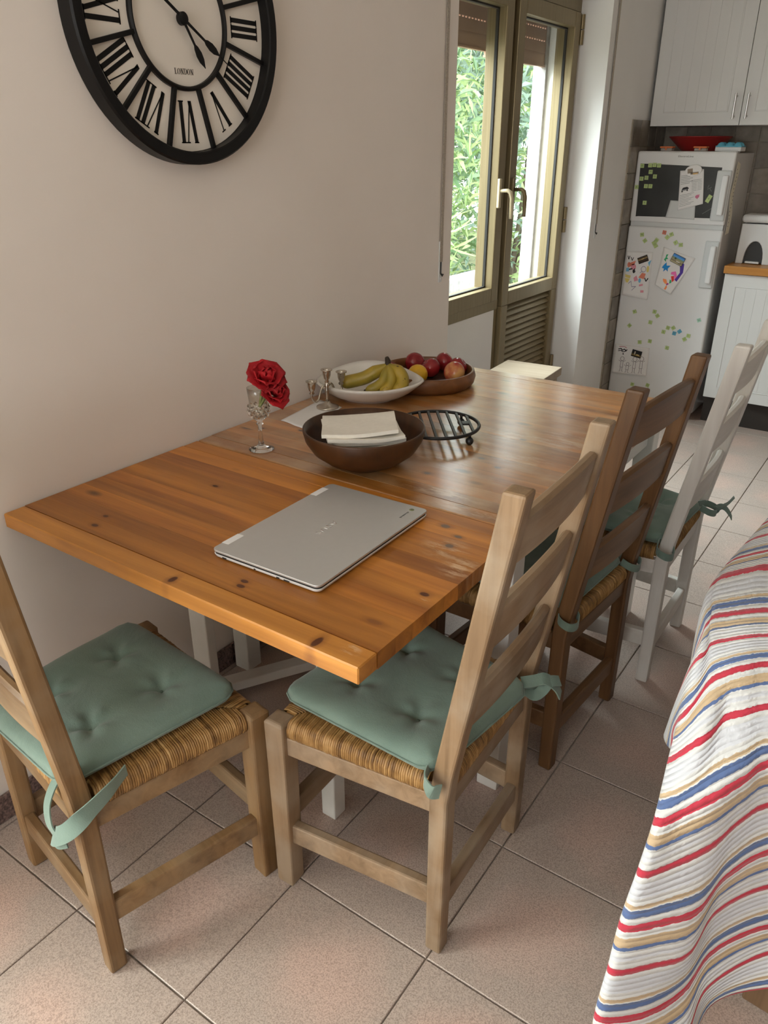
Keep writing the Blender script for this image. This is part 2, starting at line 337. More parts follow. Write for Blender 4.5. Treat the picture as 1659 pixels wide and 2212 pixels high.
# quilt: stripes from uv
m = NT('striped_quilt'); uv = m.t.nodes.new('ShaderNodeUVMap'); sep = m.n('ShaderNodeSeparateXYZ', Vector=(uv, 0))
fr = m.math('FRACT', (sep, 1)); WH = (.60, .605, .605); RD = (.46, .028, .055); TN = (.50, .37, .23); BL = (.085, .135, .29); PW = (.55, .565, .61)
stops = [(0, RD), (.055, WH), (.11, PW), (.26, WH), (.325, TN), (.365, WH), (.38, BL), (.46, WH), (.525, RD), (.60, WH), (.665, TN), (.765, BL), (.80, WH), (.86, PW), (.91, WH), (.985, RD)]
nz = m.n('ShaderNodeTexNoise', Vector=m.coord('UV', (60, 14, 1)), Scale=1.0, Detail=2.0)
fr2 = m.math('FRACT', m.math('ADD', (sep, 1), m.math('MULTIPLY', m.math('SUBTRACT', (nz, 0), .5), .03)))
cr = m.ramp(fr2, stops, 'CONSTANT'); m.i(m.b, 'Base Color', cr); m.i(m.b, 'Roughness', .9); m.i(m.b, 'Sheen Weight', .2)
rib = m.math('ABSOLUTE', m.math('SINE', m.math('MULTIPLY', (sep, 1), PI*17)))
nz2 = m.n('ShaderNodeTexNoise', Vector=m.coord('UV', (42, 16, 1)), Scale=1.0, Detail=3.0)
m.bump(m.math('ADD', m.math('MULTIPLY', rib, .8), m.math('MULTIPLY', (nz2, 0), 1.0)), .55, .004); M['quilt'] = m.mat

# ------------------------------------------------------------------ the setting
T, OX, OY = .3267, 1.003, .117
floor = structure('floor', MB().b2((-.02, FY-.02, -.08), (RX+.02, BY+.02, -.006)), M['grout'])
tile_mb = MB(); g = .0016; h = T/2-g
tile_mb.add([(-h, -h, -.006), (h, -h, -.006), (h, h, -.006), (-h, h, -.006), (-h, -h, -.0012), (h, -h, -.0012), (h, h, -.0012), (-h, h, -.0012), (-h+.0015, -h+.0015, 0), (h-.0015, -h+.0015, 0), (h-.0015, h-.0015, 0), (-h+.0015, h-.0015, 0)],
            [(0, 1, 5, 4), (1, 2, 6, 5), (2, 3, 7, 6), (3, 0, 4, 7), (4, 5, 9, 8), (5, 6, 10, 9), (6, 7, 11, 10), (7, 4, 8, 11), (8, 9, 10, 11)])
tile0 = obj('floor_tile', tile_mb, M['tile'], floor, (OX+T/2, OY+T/2, 0)); first = True
i0 = int(math.floor((0-OX)/T)); i1 = int(math.ceil((RX-OX)/T)); j0 = int(math.floor((FY-OY)/T)); j1 = int(math.ceil((BY-OY)/T))
def clipped_tile(x0, x1, y0, y1):
    return MB().b2((x0+g, y0+g, -.006), (x1-g, y1-g, 0))
for i in range(i0, i1):
    for j in range(j0, j1):
        if (i, j) == (0, 0): continue
        x0, x1, y0, y1 = OX+i*T, OX+(i+1)*T, OY+j*T, OY+(j+1)*T
        a, b, c, d = max(x0, 0), min(x1, RX), max(y0, FY), min(y1, BY)
        if b-a < .02 or d-c < .02: continue
        if (a, b, c, d) == (x0, x1, y0, y1): link_copy(tile0, floor, location=(x0+T/2, y0+T/2, 0))
        else:
            mb = MB().b2((a-(x0+x1)/2+g, c-(y0+y1)/2+g, -.006), (b-(x0+x1)/2-g, d-(y0+y1)/2-g, 0))
            obj('floor_tile', mb, M['tile'], floor, ((x0+x1)/2, (y0+y1)/2, 0))
WY0, WY1, WT_, OZ = 1.835, 3.205, .37, 2.04      # opening in the left wall, thickness, head height
def wall_part(mb, p0, p1): mb.b2(p0, p1)
mb = MB(); mb.b2((-WT_, FY-.2, 0), (0, W3[0], CZ)); mb.b2((-WT_, W3[1], 0), (0, WY0, CZ)); mb.b2((-WT_, W3[0], W3[3]), (0, W3[1], CZ)); mb.b2((-WT_, W3[0], 0), (0, W3[1], W3[2]))
structure('wall_left', mb, M['wall'])
mb = MB(); mb.b2((-WT_, WY1, 0), (0, BY+.2, CZ)); mb.b2((-WT_, WY0, OZ), (0, WY1, CZ))
structure('wall_balcony', mb, M['white_wall'])
structure('wall_back', MB().b2((0, BY, 0), (RX+.2, BY+.2, CZ)), M['white_wall'])
structure('wall_right', MB().b2((RX, FY-.2, 0), (RX+.2, BY, CZ)), mat_plain('bounce_cut_paint', (.42, .36, .31, 1), .8, noise=.03, nscale=3))  # unseen wall, its colour darkened to weaken bounced fill light
mb = MB(); x0, x1, z0, z1 = W2
mb.b2((0, FY-.2, z1), (RX, FY, CZ)); mb.b2((x1, FY-.2, 0), (RX, FY, z1)); mb.b2((0, FY-.2, 0), (x1, FY, z0)); mb.b2((0, FY-.2, z0), (x0, FY, z1))
structure('wall_front', mb, M['wall'])
structure('ceiling', MB().b2((-WT_, FY-.2, CZ), (RX+.2, BY+.2, CZ+.15)), M['ceiling'])
# skirting tiles on the left wall
sk = structure('baseboard_left', MB().b2((.0, W3[1], .0), (.004, WY0, .068)), M['tile_joint'])
sk.data.materials[0] = M['tile_joint']
y = W3[1]+.004
while y < WY0-.02:
    e = min(y+T, WY0); obj('skirting_tile', MB().b2((.002, y+.001, .001), (.011, e-.001, .072)), M['skirting'], sk, bevel=.002); y = e

# balcony window + door --------------------------------------------------------
GX0, GX1 = -.21, -.15      # outer frame depth
def bar(mb, y0, y1, z0, z1, x0=GX0, x1=GX1): mb.b2((x0, y0, z0), (x1, y1, z1))
YM0, YM1 = 2.505, 2.560    # between window leaf and door leaf
window_1 = struct_empty('window_1', (-.18, 2.15, .78))
def ch(name, mb, mat, parent, **k):
    o = obj(name, mb, mat, parent, **k); o.matrix_parent_inverse = Matrix.Translation(-Vector(parent.location)); return o
mb = MB(); bar(mb, WY0, YM1-.02, OZ-.05, OZ); bar(mb, WY0, WY0+.04, .76, OZ-.05); bar(mb, WY0, YM1-.02, .755, .80); ch('window_frame', mb, M['gold'], window_1, bevel=.002)
LX0, LX1 = -.205, -.135
def leaf(parent, y0, y1, z0, z1, st=.062, pane_name='pane'):
    """sash of four deep profiles with a gasket and a pane"""
    parts = [(y0, y0+st, z0, z1), (y1-st, y1, z0, z1), (y0+st, y1-st, z0, z0+st), (y0+st, y1-st, z1-st, z1)]
    for k, (a, b, c, d) in enumerate(parts):
        mb = MB(); mb.b2((LX0-.02, a, c), (LX1, b, d)); ch('stile' if k < 2 else 'rail', mb, M['gold'], parent, bevel=.003)
    gx = -.176; mb = MB(); q = .006
    mb.b2((gx-.006, y0+st, z0+st), (gx+.006, y0+st+q, z1-st)); mb.b2((gx-.006, y1-st-q, z0+st), (gx+.006, y1-st, z1-st))
    mb.b2((gx-.006, y0+st, z0+st), (gx+.006, y1-st, z0+st+q)); mb.b2((gx-.006, y0+st, z1-st-q), (gx+.006, y1-st, z1-st)); ch('gasket', mb, M['gasket'], parent)
    ch(pane_name, MB().b2((gx-.002, y0+st, z0+st), (gx+.002, y1-st, z1-st)), M['glass'], parent)
leaf(window_1, WY0+.03, YM0, .80, OZ-.05)
door_1 = struct_empty('door_1', (-.18, 2.9, 0))
mb = MB(); bar(mb, YM1-.03, WY1, OZ-.05, OZ); bar(mb, WY1-.03, WY1, 0, OZ-.05); bar(mb, YM0+.012, YM0+.040, 0, OZ-.05, GX0, -.155); ch('door_frame', mb, M['gold'], door_1, bevel=.002)
DY0, DY1 = YM1-.008, WY1-.028
leaf(door_1, DY0, DY1, .765, OZ-.055)
for a, b, z0, z1 in ((DY0, DY0+.062, .03, .765), (DY1-.062, DY1, .03, .765)):
    ch('stile', MB().b2((LX0-.02, a, z0), (LX1, b, z1)), M['gold'], door_1, bevel=.003)
ch('rail', MB().b2((LX0-.02, DY0+.062, .03), (LX1, DY1-.062, .10)), M['gold'], door_1, bevel=.003)
ch('backing_panel', MB().b2((-.19, DY0+.06, .09), (-.185, DY1-.06, .78)), M['gold'], door_1)
nl = 22
for k in range(nl):
    z = .11+k*(.65/nl); mb = MB(); a = DY0+.063; b = DY1-.063
    mb.prism([(-.183, z), (-.150, z+.002), (-.146, z+.006), (-.166, z+.0285), (-.183, z+.0285)], lambda x, zz: (x, a, zz), lambda x, zz: (x, b, zz))
    ch('louvre_slat', mb, M['gold'], door_1)
def handle(parent, y, z, mat):
    p = ch('handle_plate', MB().b2((LX1, y-.011, z-.058), (LX1+.012, y+.011, z+.058)), mat, parent, bevel=.003)
    mb = MB(); mb.tube([(LX1+.010, y, z+.01), (LX1+.045, y, z+.012), (LX1+.056, y+.006, z+.004), (LX1+.058, y+.016, z-.02), (LX1+.056, y+.022, z-.10)], [.008, .008, .009, .009, .008], 10)
    o = obj('handle_lever', mb, mat, p, smooth=True); o.matrix_parent_inverse = Matrix.Identity(4)
M['gold_light'] = mat_plain('pale_gold_handle', (.62, .53, .36, 1), .3, metal=.4)
handle(window_1, YM0-.055, 1.255, M['gold_light']); handle(door_1, DY0+.028, 1.255, M['gold'])
for z in (1.10, 1.92, .35):
    mb = MB(); mb.tube([(-.135, WY1-.012, z-.06), (-.135, WY1-.012, z-.002)], .011, 10); mb.tube([(-.135, WY1-.012, z+.002), (-.135, WY1-.012, z+.06)], .011, 10)
    ch('hinge', mb, M['gold'], door_1, smooth=True, auto=40)
# roller shutters outside the glass
def shutter(parent, y0, y1, zb, rows):
    hh = .045; gap = .0055
    for k in range(rows):
        z = zb+k*(hh+gap); mb = MB(); mb.b2((-.318, y0, z), (-.304, y1, z+hh)); 
        if k == 0: mb.b2((-.322, y0, z-.008), (-.300, y1, z))
        if k < rows-1:
            if k < 1: mb.b2((-.316, y0, z+hh), (-.306, y1, z+hh+gap))
            else:
                yy = y0
                while yy < y1: mb.b2((-.316, yy, z+hh), (-.306, min(yy+.011, y1), z+hh+gap)); yy += .026
        ch('shutter_slat', mb, M['shutter'], parent)
shutter(window_1, WY0+.02, 2.598, 1.805, 6); shutter(door_1, 2.602, WY1-.02, 1.785, 6)
for p, y in ((door_1, WY1-.011),):
    ch('shutter_guide', MB().b2((-.335, y-.011, .0 if p is door_1 else .76), (-.295, y+.011, OZ)), M['concrete'], p)
# low wall under the window leaf
mb = MB(); mb.b2((-WT_, WY0, 0), (-.155, 2.515, .755)); structure('wall_under_window', mb, M['white_wall'])
structure('trim_1', MB().b2((-WT_-.04, WY0, .755), (-.21, 2.515, .775)), M['concrete'])
structure('trim_2', MB().b2((-WT_-.04, 2.515, -.01), (-.0, WY1, .004)), M['concrete'])
# shutter strap winders
def winder(y, z0, z1, label, lean=0):
    t = thing('shutter_strap_winder', label, 'strap winder', (0, y, z0), group='roller shutter straps')
    h = z1-z0
    obj('cover_plate', MB().b2((0, -.0105, 0), (.004, .0105, h)), M['bin'], t, bevel=.0015)
    obj('slot', MB().b2((.004, -.005, .03), (.0045, .005, h-.014)), M['dark'], t)
    mb = MB(); mb.tube([(.006, 0, .03), (.012, .0, .022), (.011, .006, .028)], .003, 6); obj('catch', mb, M['dark'], t, smooth=True)
    obj('screw', MB().lathe([(.003, 0), (.003, .0012)], 10, (0, 0, 0)).sphere((.0045, 0, .012), .003, 8, 5), M['steel'], t)
    obj('strap', MB().b2((.0045, -.0085, h*.5), (.0062, .0085, 2.55-z0)), M['strap'], t)
winder(1.762, .988, 1.13, 'white shutter strap winder on the long wall beside the window')
winder(3.275, 1.01, 1.15, 'white shutter strap winder on the pillar near the fridge')

# kitchen wall tiles -----------------------------------------------------------
TS = .128
bj = obj('tile_bed', MB().b2((0.0, BY-.006, .80), (1.6, BY, 1.60)), M['tile_joint'], bpy.data.objects['wall_back'])
sj = obj('tile_bed', MB().b2((0, 3.635, .0), (.006, BY, 1.56)), M['tile_joint'], bpy.data.objects['wall_balcony'])
wt = None
for i in range(12):
    for j in range(6):
        c = (.006+TS/2+i*TS, BY-.008, .815+TS/2+j*TS)
        if wt is None: wt = obj('wall_tile', MB().box((0, 0, 0), (TS-.004, .008, TS-.004)), M['wall_tile'], bpy.data.objects['wall_back'], c, bevel=.0012)
        else: link_copy(wt, bpy.data.objects['wall_back'], location=c)
wt2 = None
for i in range(5):
    for j in range(12):
        y0 = 3.637+i*TS; y1 = min(y0+TS, BY-.013); c = (.008, (y0+y1)/2, .025+TS/2+j*TS)
        if y1-y0 < TS-.001: obj('wall_tile', MB().box((0, 0, 0), (.008, y1-y0-.004, TS-.004)), M['wall_tile'], bpy.data.objects['wall_balcony'], c)
        elif wt2 is None: wt2 = obj('wall_tile', MB().box((0, 0, 0), (.008, TS-.004, TS-.004)), M['wall_tile'], bpy.data.objects['wall_balcony'], c, bevel=.0012)
        else: link_copy(wt2, bpy.data.objects['wall_balcony'], location=c)
# glazed opening added behind the camera to go with the fill lamp
win2 = struct_empty('added_window', ((x0+x1)/2, FY-.1, z0))
mb = MB()
for xx in (x0, (x0+x1)/2-.03, x1-.06): mb.b2((xx, FY-.14, z0), (xx+.06, FY-.08, z1))
for zz in (z0, z1-.06): mb.b2((x0, FY-.14, zz), (x1, FY-.08, zz+.06))
ch('window_frame', mb, M['gold'], win2)
ch('pane', MB().b2((x0+.05, FY-.112, z0+.05), (x1-.05, FY-.108, z1-.05)), M['glass'], win2)

door_2 = struct_empty('door_2', (-.2, (W3[0]+W3[1])/2, W3[2]))
mb = MB(); ya_, yb_, za_, zb_ = W3
for yy in (ya_, (ya_+yb_)/2-.03, yb_-.06): mb.b2((-.24, yy, za_), (-.18, yy+.06, zb_))
for zz in (za_, zb_-.06): mb.b2((-.24, ya_, zz), (-.18, yb_, zz+.06))
ch('door_frame', mb, M['gold'], door_2)
ch('pane', MB().b2((-.212, ya_+.05, za_+.05), (-.208, yb_-.05, zb_-.05)), M['glass'], door_2)

# ------------------------------------------------------------------ outdoors
structure('garden_ground', MB().b2((-14, -8, -.5), (-.9, 16, -.35)), M['soil'])
structure('balcony_slab', MB().b2((-1.3, .8, -.35), (-WT_, 4.5, -.02)), M['concrete'])
structure('balcony_parapet', MB().b2((-1.3, .8, -.02), (-1.2, 4.5, .62)), M['concrete'])
def bush(name, label, c, rad, n, ln, wd, mats, seed, droop=.2, group=None):
    rr = random.Random(seed); t = thing(name, label, 'shrub', (c[0], c[1], -.35), group=group)
    mb = MB()
    for k in range(5):
        a = rr.uniform(0, 2*PI); q = rr.uniform(.1, .5)
        mb.tube([(0, 0, 0), (math.cos(a)*q*rad[0]*.5, math.sin(a)*q*rad[1]*.5, (c[2]+.35)*.6), (math.cos(a)*q*rad[0], math.sin(a)*q*rad[1], c[2]+.35+rad[2]*.5)], [.03, .02, .008], 6)
    obj('branch_cluster', mb, M['bark'], t)
    for mi, mt in enumerate(mats):
        mb = MB()
        for k in range(n//len(mats)):
            while True:
                p = Vector((rr.uniform(-1, 1), rr.uniform(-1, 1), rr.uniform(-1, 1)))
                if .35 < p.length < 1: break
            b = Vector((p.x*rad[0], p.y*rad[1], p.z*rad[2]+c[2]+.35))
            d = Vector((rr.gauss(0, 1), rr.gauss(0, 1), rr.gauss(.3, .8))).normalized(); s = d.cross(Vector((rr.gauss(0, 1), rr.gauss(0, 1), rr.gauss(0, 1)))).normalized()
            L = ln*rr.uniform(.6, 1.2); w = wd*rr.uniform(.7, 1.2); dn = Vector((0, 0, -L*droop))
            mb.add([b, b+d*L*.45+s*w, b+d*L+dn, b+d*L*.45-s*w], [(0, 1, 2, 3)])
        o = obj('foliage', mb, M[mt], t, fix=False); o['kind'] = 'stuff'
bush('oleander_bush', 'light green narrow-leaved bush right outside the window leaf', (-3.0, 5.4, 1.3), (1.1, 1.3, 1.5), 5200, .22, .016, ('leaf_light', 'leaf_dark'), 3)
bush('palm_like_bush', 'yellowish green spiky bush low beyond the balcony parapet', (-2.5, 4.7, .65), (.7, .8, .75), 1800, .30, .013, ('leaf_light',), 5, -.05)
bush('evergreen_shrub', 'blue-green shrub seen through the door glass', (-2.8, 8.0, 1.5), (1.3, 1.4, 2.0), 5200, .16, .02, ('leaf_blue', 'leaf_light'), 8)
bush('hillside_tree', 'dark green tree high behind the garden bushes', (-7.5, 13.5, 3.2), (3.0, 3.2, 2.6), 6000, .36, .07, ('leaf_dark', 'leaf_blue'), 11)
bush('hillside_tree', 'grey-green tree on the slope left behind the bushes', (-6.8, 7.4, 1.6), (2.2, 2.5, 2.6), 5000, .36, .07, ('leaf_blue', 'leaf_dark'), 13)

# ------------------------------------------------------------------ dining table
TW, TL, TJ, TH, TK = .9376, 1.613, .545, .74, .032
table = thing('dining_table', 'long orange pine drop-leaf dining table on white legs against the wall', 'table')
def add_marks(m, knots, scuffs):
    """knots and bare scuffed patches that belong to the board, in the table's own coordinates"""
    tc = m.t.nodes.new('ShaderNodeTexCoord'); tc.object = table
    def spot(x, y, rx, ry, wob):
        d = m.n('ShaderNodeVectorMath', _operation='SUBTRACT', **{'0': (tc, 'Object'), '1': (x, y, 0)})
        d = m.n('ShaderNodeVectorMath', _operation='MULTIPLY', **{'0': d, '1': (1/rx, 1/ry, 0)})
        l = m.n('ShaderNodeVectorMath', _operation='LENGTH', **{'0': d})
        return m.math('ADD', (l, 1), m.math('MULTIPLY', m.math('SUBTRACT', (m.n1, 0), .5), wob))
    col = m.col
    nz = m.n('ShaderNodeTexNoise', Vector=(m.n('ShaderNodeVectorMath', _operation='MULTIPLY', **{'0': (tc, 'Object'), '1': (16, 60, 1)}), 0), Scale=1.0, Detail=5.0, Roughness=.7)
    for x, y, rx, ry in scuffs:
        f = m.math('MULTIPLY', m.ramp(spot(x, y, rx, ry, .5), [(.3, (1, 1, 1)), (1.0, (0, 0, 0))]), m.ramp((nz, 0), [(.47, (0, 0, 0)), (.60, (1, 1, 1))]))
        col = m.mix(m.math('MULTIPLY', f, .7), col, (.66, .47, .30, 1))
    for x, y, rx, ry, c in knots:
        halo = m.ramp(spot(x, y, rx*2.2, ry*2.2, .9), [(.35, (.55, .55, .55)), (1.0, (0, 0, 0))])
        col = m.mix((halo, 0), col, (.16, .045, .007, 1))
        col = m.mix((m.ramp(spot(x, y, rx, ry, .35), [(.7, (.92, .92, .92)), (1.0, (0, 0, 0))]), 0), col, c)
    m.i(m.b, 'Base Color', col)
KD = (.06, .012, .003, 1); KG = (.15, .095, .065, 1)
add_marks(KEEP['varnished_pine'], [(.211, .076, .010, .006, KD), (.193, .116, .008, .005, KD), (.510, .020, .007, .012, KD), (.626, .072, .011, .006, KD), (.620, .088, .010, .006, KD), (.844, .018, .007, .017, KD), (.906, .234, .011, .007, KD), (.265, .359, .009, .005, KD), (.800, .482, .012, .008, KG), (.850, .413, .010, .008, KG), (.845, .456, .010, .006, KG), (.884, .115, .016, .006, (.20, .07, .015, 1))],
          [(.912, .216, .020, .012), (.91, .35, .045, .05), (.85, .40, .06, .05), (.90, .03, .02, .02)])
add_marks(KEEP['pale_varnished_pine'], [(.510, .020, .007, .012, KD), (.844, .018, .007, .017, KD)], [(.90, .03, .02, .02)])
add_marks(KEEP['worn_glare_pine'], [(.077, .713, .010, .006, KD), (.178, .76, .011, .006, KD), (.679, .858, .010, .007, KG), (.740, .827, .010, .007, KG), (.705, 1.039, .012, .007, KG), (.62, .70, .009, .007, KG)],
          [(.80, .575, .13, .025), (.70, .63, .13, .04), (.60, .95, .10, .05), (.66, 1.05, .12, .06), (.76, .90, .10, .06), (.60, .80, .12, .05), (.80, 1.1, .10, .10)])
def planks(y0, y1, n, mat):
    d = (y1-y0)/n; hh = R.choice((0,))
    for k in range(n):
        mb = MB().box((0, 0, 0), (TW-.006, d-.0002, TK))
        o = obj('tabletop_plank', mb, M['pine_pale'] if (y0 == 0 and k == 0) else mat, table, (.006+(TW-.006)/2, y0+(k+.5)*d, TH-TK/2))
        if k in (0, n-1): o.modifiers.new('bevel', 'BEVEL').width = .0022; o.modifiers['bevel'].limit_method = 'ANGLE'
planks(0, TJ-.0015, 11, M['pine']); planks(TJ+.0015, TL, 22, M['pine_worn_glare'])
LG = .055
def leg(x, y, s=LG, z=TH-TK): obj('leg', MB().b2((x-s/2, y-s/2, 0), (x+s/2, y+s/2, z)), M['white_lacquer'], table, bevel=.003)
for x in (.05, .885):
    for y in (.612, 1.55): leg(x, y)
for a, b in (((.05, .60, .615), (.885, .625, .707)), ((.05, 1.54, .615), (.885, 1.565, .707)), ((.04, .62, .615), (.062, 1.55, .707)), ((.873, .62, .615), (.895, 1.55, .707))):
    obj('apron', MB().b2(a, b), M['white_lacquer'], table, bevel=.002)
# swung-out gate legs carrying the leaf
obj('gate_leg', MB().b2((.605, .285, 0), (.645, .325, .70)), M['white_lacquer'], table, bevel=.003)
obj('gate_leg', MB().box((.13, .385, .35), (.062, .03, .70)), M['white_lacquer'], table, bevel=.003)
for x0_, y0_, x1_, y1_ in ((.625, .305, .47, .60), (.13, .385, .20, .60)):
    v = Vector((x1_-x0_, y1_-y0_, 0)); r = Matrix.Rotation(math.atan2(v.y, v.x), 3, 'Z')
    obj('gate_rail', MB().box(((x0_+x1_)/2, (y0_+y1_)/2, .66), (v.length, .022, .06), r), M['white_lacquer'], table)
v = Vector((.42-.10, 1.03-.47, 0)); r = Matrix.Rotation(math.atan2(v.y, v.x), 3, 'Z')
obj('floor_rail', MB().box((.26, .75, .035), (v.length, .045, .03), r), M['white_lacquer'], table, bevel=.003)
for i, (x, y) in enumerate(((.25, TJ), (.70, TJ))):
    obj('hinge', MB().b2((x-.04, y-.03, TH-TK-.003), (x+.04, y+.03, TH-TK)), M['steel'], table)

# ------------------------------------------------------------------ chairs
BD, FD, BWH, FWH, PS = -.172, .172, .175, .207, .037     # back/front y, half widths, post size
SZ = .44; LEAN = .165
def back_y(z): return BD-max(0, z-.42)*LEAN
def make_chair(mats, label, loc, rz, lean=LEAN):
    mz, mx = mats
    def back_y(z): return BD-max(0, z-.42)*lean
    t = thing('ladder_back_chair', label, 'chair', loc, rz, 'ladder-back chairs round the dining table')
    for sx in (-1, 1):
        # back post: straight to the seat, then raked
        mb = MB(); zs = [0, .40, .46, 1.015]; s = PS/2; V = []; F = []
        for z in zs:
            y = back_y(z); q = s*(.92 if z == 0 else 1)
            V += [(sx*BWH-q, y-q, z), (sx*BWH+q, y-q, z), (sx*BWH+q, y+q, z), (sx*BWH-q, y+q, z)]
        for i in range(len(zs)-1):
            for k in range(4): F.append((i*4+k, i*4+(k+1) % 4, i*4+4+(k+1) % 4, i*4+4+k))
        F += [(3, 2, 1, 0), (12, 13, 14, 15)]
        mb.add(V, F); o = obj('back_post', mb, mz, t, bevel=.005)
        mb = MB(); s = .023; V = []; F = []
        for z, q in ((0, s*.9), (SZ-.006, s), (SZ, s*.8)):
            V += [(sx*FWH-q, FD-q, z), (sx*FWH+q, FD-q, z), (sx*FWH+q, FD+q, z), (sx*FWH-q, FD+q, z)]
        for i in range(2):
            for k in range(4): F.append((i*4+k, i*4+(k+1) % 4, i*4+4+(k+1) % 4, i*4+4+k))
        F += [(3, 2, 1, 0), (8, 9, 10, 11)]; mb.add(V, F); obj('front_leg', mb, mz, t, bevel=.004)
        # side rail + side stretcher
        a = Vector((sx*FWH, FD, 0)); b = Vector((sx*BWH, BD, 0)); v = b-a; r = Matrix.Rotation(math.atan2(v.y, v.x), 3, 'Z')
        c = (a+b)/2
        obj('side_rail', MB().box((c.x, c.y, .382), (v.length-.03, .022, .045), r), mx, t, bevel=.003)
        obj('side_stretcher', MB().box((c.x, c.y, .145), (v.length-.03, .022, .05), r), mx, t, bevel=.004)
    obj('front_rail', MB().box((0, FD, .382), (2*FWH-.03, .022, .045)), mx, t, bevel=.003)
    obj('back_rail', MB().box((0, BD, .382), (2*BWH-.03, .022, .045)), mx, t, bevel=.003)
    obj('front_stretcher', MB().box((0, FD, .19), (2*FWH-.03, .022, .05)), mx, t, bevel=.004)
    obj('back_stretcher', MB().box((0, BD, .125), (2*BWH-.03, .022, .05)), mx, t, bevel=.004)
    for zc, hh in ((.925, .088), (.765, .09), (.595, .092)):
        n = 12; mb = MB(); V = []; F = []
        th = .010
        for i in range(n+1):
            u = i/n*2-1; x = u*(BWH-.012); ar = .016*(1-u*u); bow = -.012*(1-u*u)
            z0, z1 = zc-hh/2+.004*(1-u*u), zc+hh/2-.008+ar
            y0, y1 = back_y(z0)+bow, back_y(z1)+bow
            V += [(x, y0-th, z0), (x, y1-th, z1-.006), (x, y1-th*.4, z1), (x, y1+th*.4, z1), (x, y1+th, z1-.006), (x, y0+th, z0)]
        for i in range(n):
            for k in range(6): F.append((i*6+k, i*6+(k+1) % 6, i*6+6+(k+1) % 6, i*6+6+k))
        F += [tuple(range(6))[::-1], tuple(n*6+k for k in range(6))]
        mb.add(V, F); obj('back_slat', mb, mx, t, smooth=True, auto=35)
    obj('seat', SEAT_CORE, M['rush'], t)
    o = obj('rush_strands', RUSH, M['rush'], t, smooth=True); o['kind'] = 'stuff'
    return t
def seat_outline(e=0.0):
    return [(-FWH+.0-e, FD+.012+e), (FWH+e, FD+.012+e), (BWH+e, BD-.008-e), (-BWH-e, BD-.008-e)]
mbc = MB(); so = [(-FWH+.02, FD), (FWH-.02, FD), (BWH-.02, BD), (-BWH+.02, BD)]
mbc.prism(so, lambda a, b: (a, b, .400), lambda a, b: (a, b, .438)); SEAT_CORE = mbc.mesh('seat')
mbr = MB(); rr = random.Random(4)
corn = [Vector((-FWH, FD, 0)), Vector((FWH, FD, 0)), Vector((BWH, BD, 0)), Vector((-BWH, BD, 0))]
cen = Vector((0, 0.0, 0))
for k in range(4):
    a, b = corn[k], corn[(k+1) % 4]; L = (b-a).length; d = (b-a)/L; out = Vector((d.y, -d.x, 0))
    if out.dot((a+b)/2-cen) < 0: out = -out
    n = int(L/.0050); hw = L/2
    for i in range(n):
        s = .024+(L-.048)*(i+.5)/n
        # run inwards until the diagonal
        run = min(s, L-s)*.86; p = a+d*s; ro = .0029*rr.uniform(.85, 1.15); zz = rr.uniform(-.001, .001)
        pts = []
        for ang in (-100, -60, -20, 20, 60, 90):
            q = math.radians(ang); pts.append(p+out*(.014*math.cos(q)) + Vector((0, 0, .421+zz+.020*math.sin(q))))
        end = p-out*run; end.z = .4395+zz; pts.append(end)
        mbr.tube(pts, ro, 5, cap=False)
RUSH = mbr.mesh('rush_strands')
RUSH.materials.append(M['rush']); SEAT_CORE.materials.append(M['rush'])
RUSH.polygons.foreach_set('use_smooth', [True]*len(RUSH.polygons))
dg = math.radians
chair0 = make_chair((M['oak'], M['oak_x']), 'light wooden ladder-back chair at the near end of the table, cut by the picture edge', (.370, -.039, 0), dg(-9.5), .105)
chair1 = make_chair((M['grey_oak'], M['grey_oak_x']), 'light worn wooden ladder-back chair nearest along the side of the table', (.826, .322, 0), dg(92))
chair2 = make_chair((M['brown'], M['brown_x']), 'dark brown wooden ladder-back chair between the light and the white one', (.82, .927, 0), dg(85.5))
chair3 = make_chair((M['chalk'], M['chalk_x']), 'white painted ladder-back chair farthest along the table', (.89, 1.407, 0), dg(90.5))

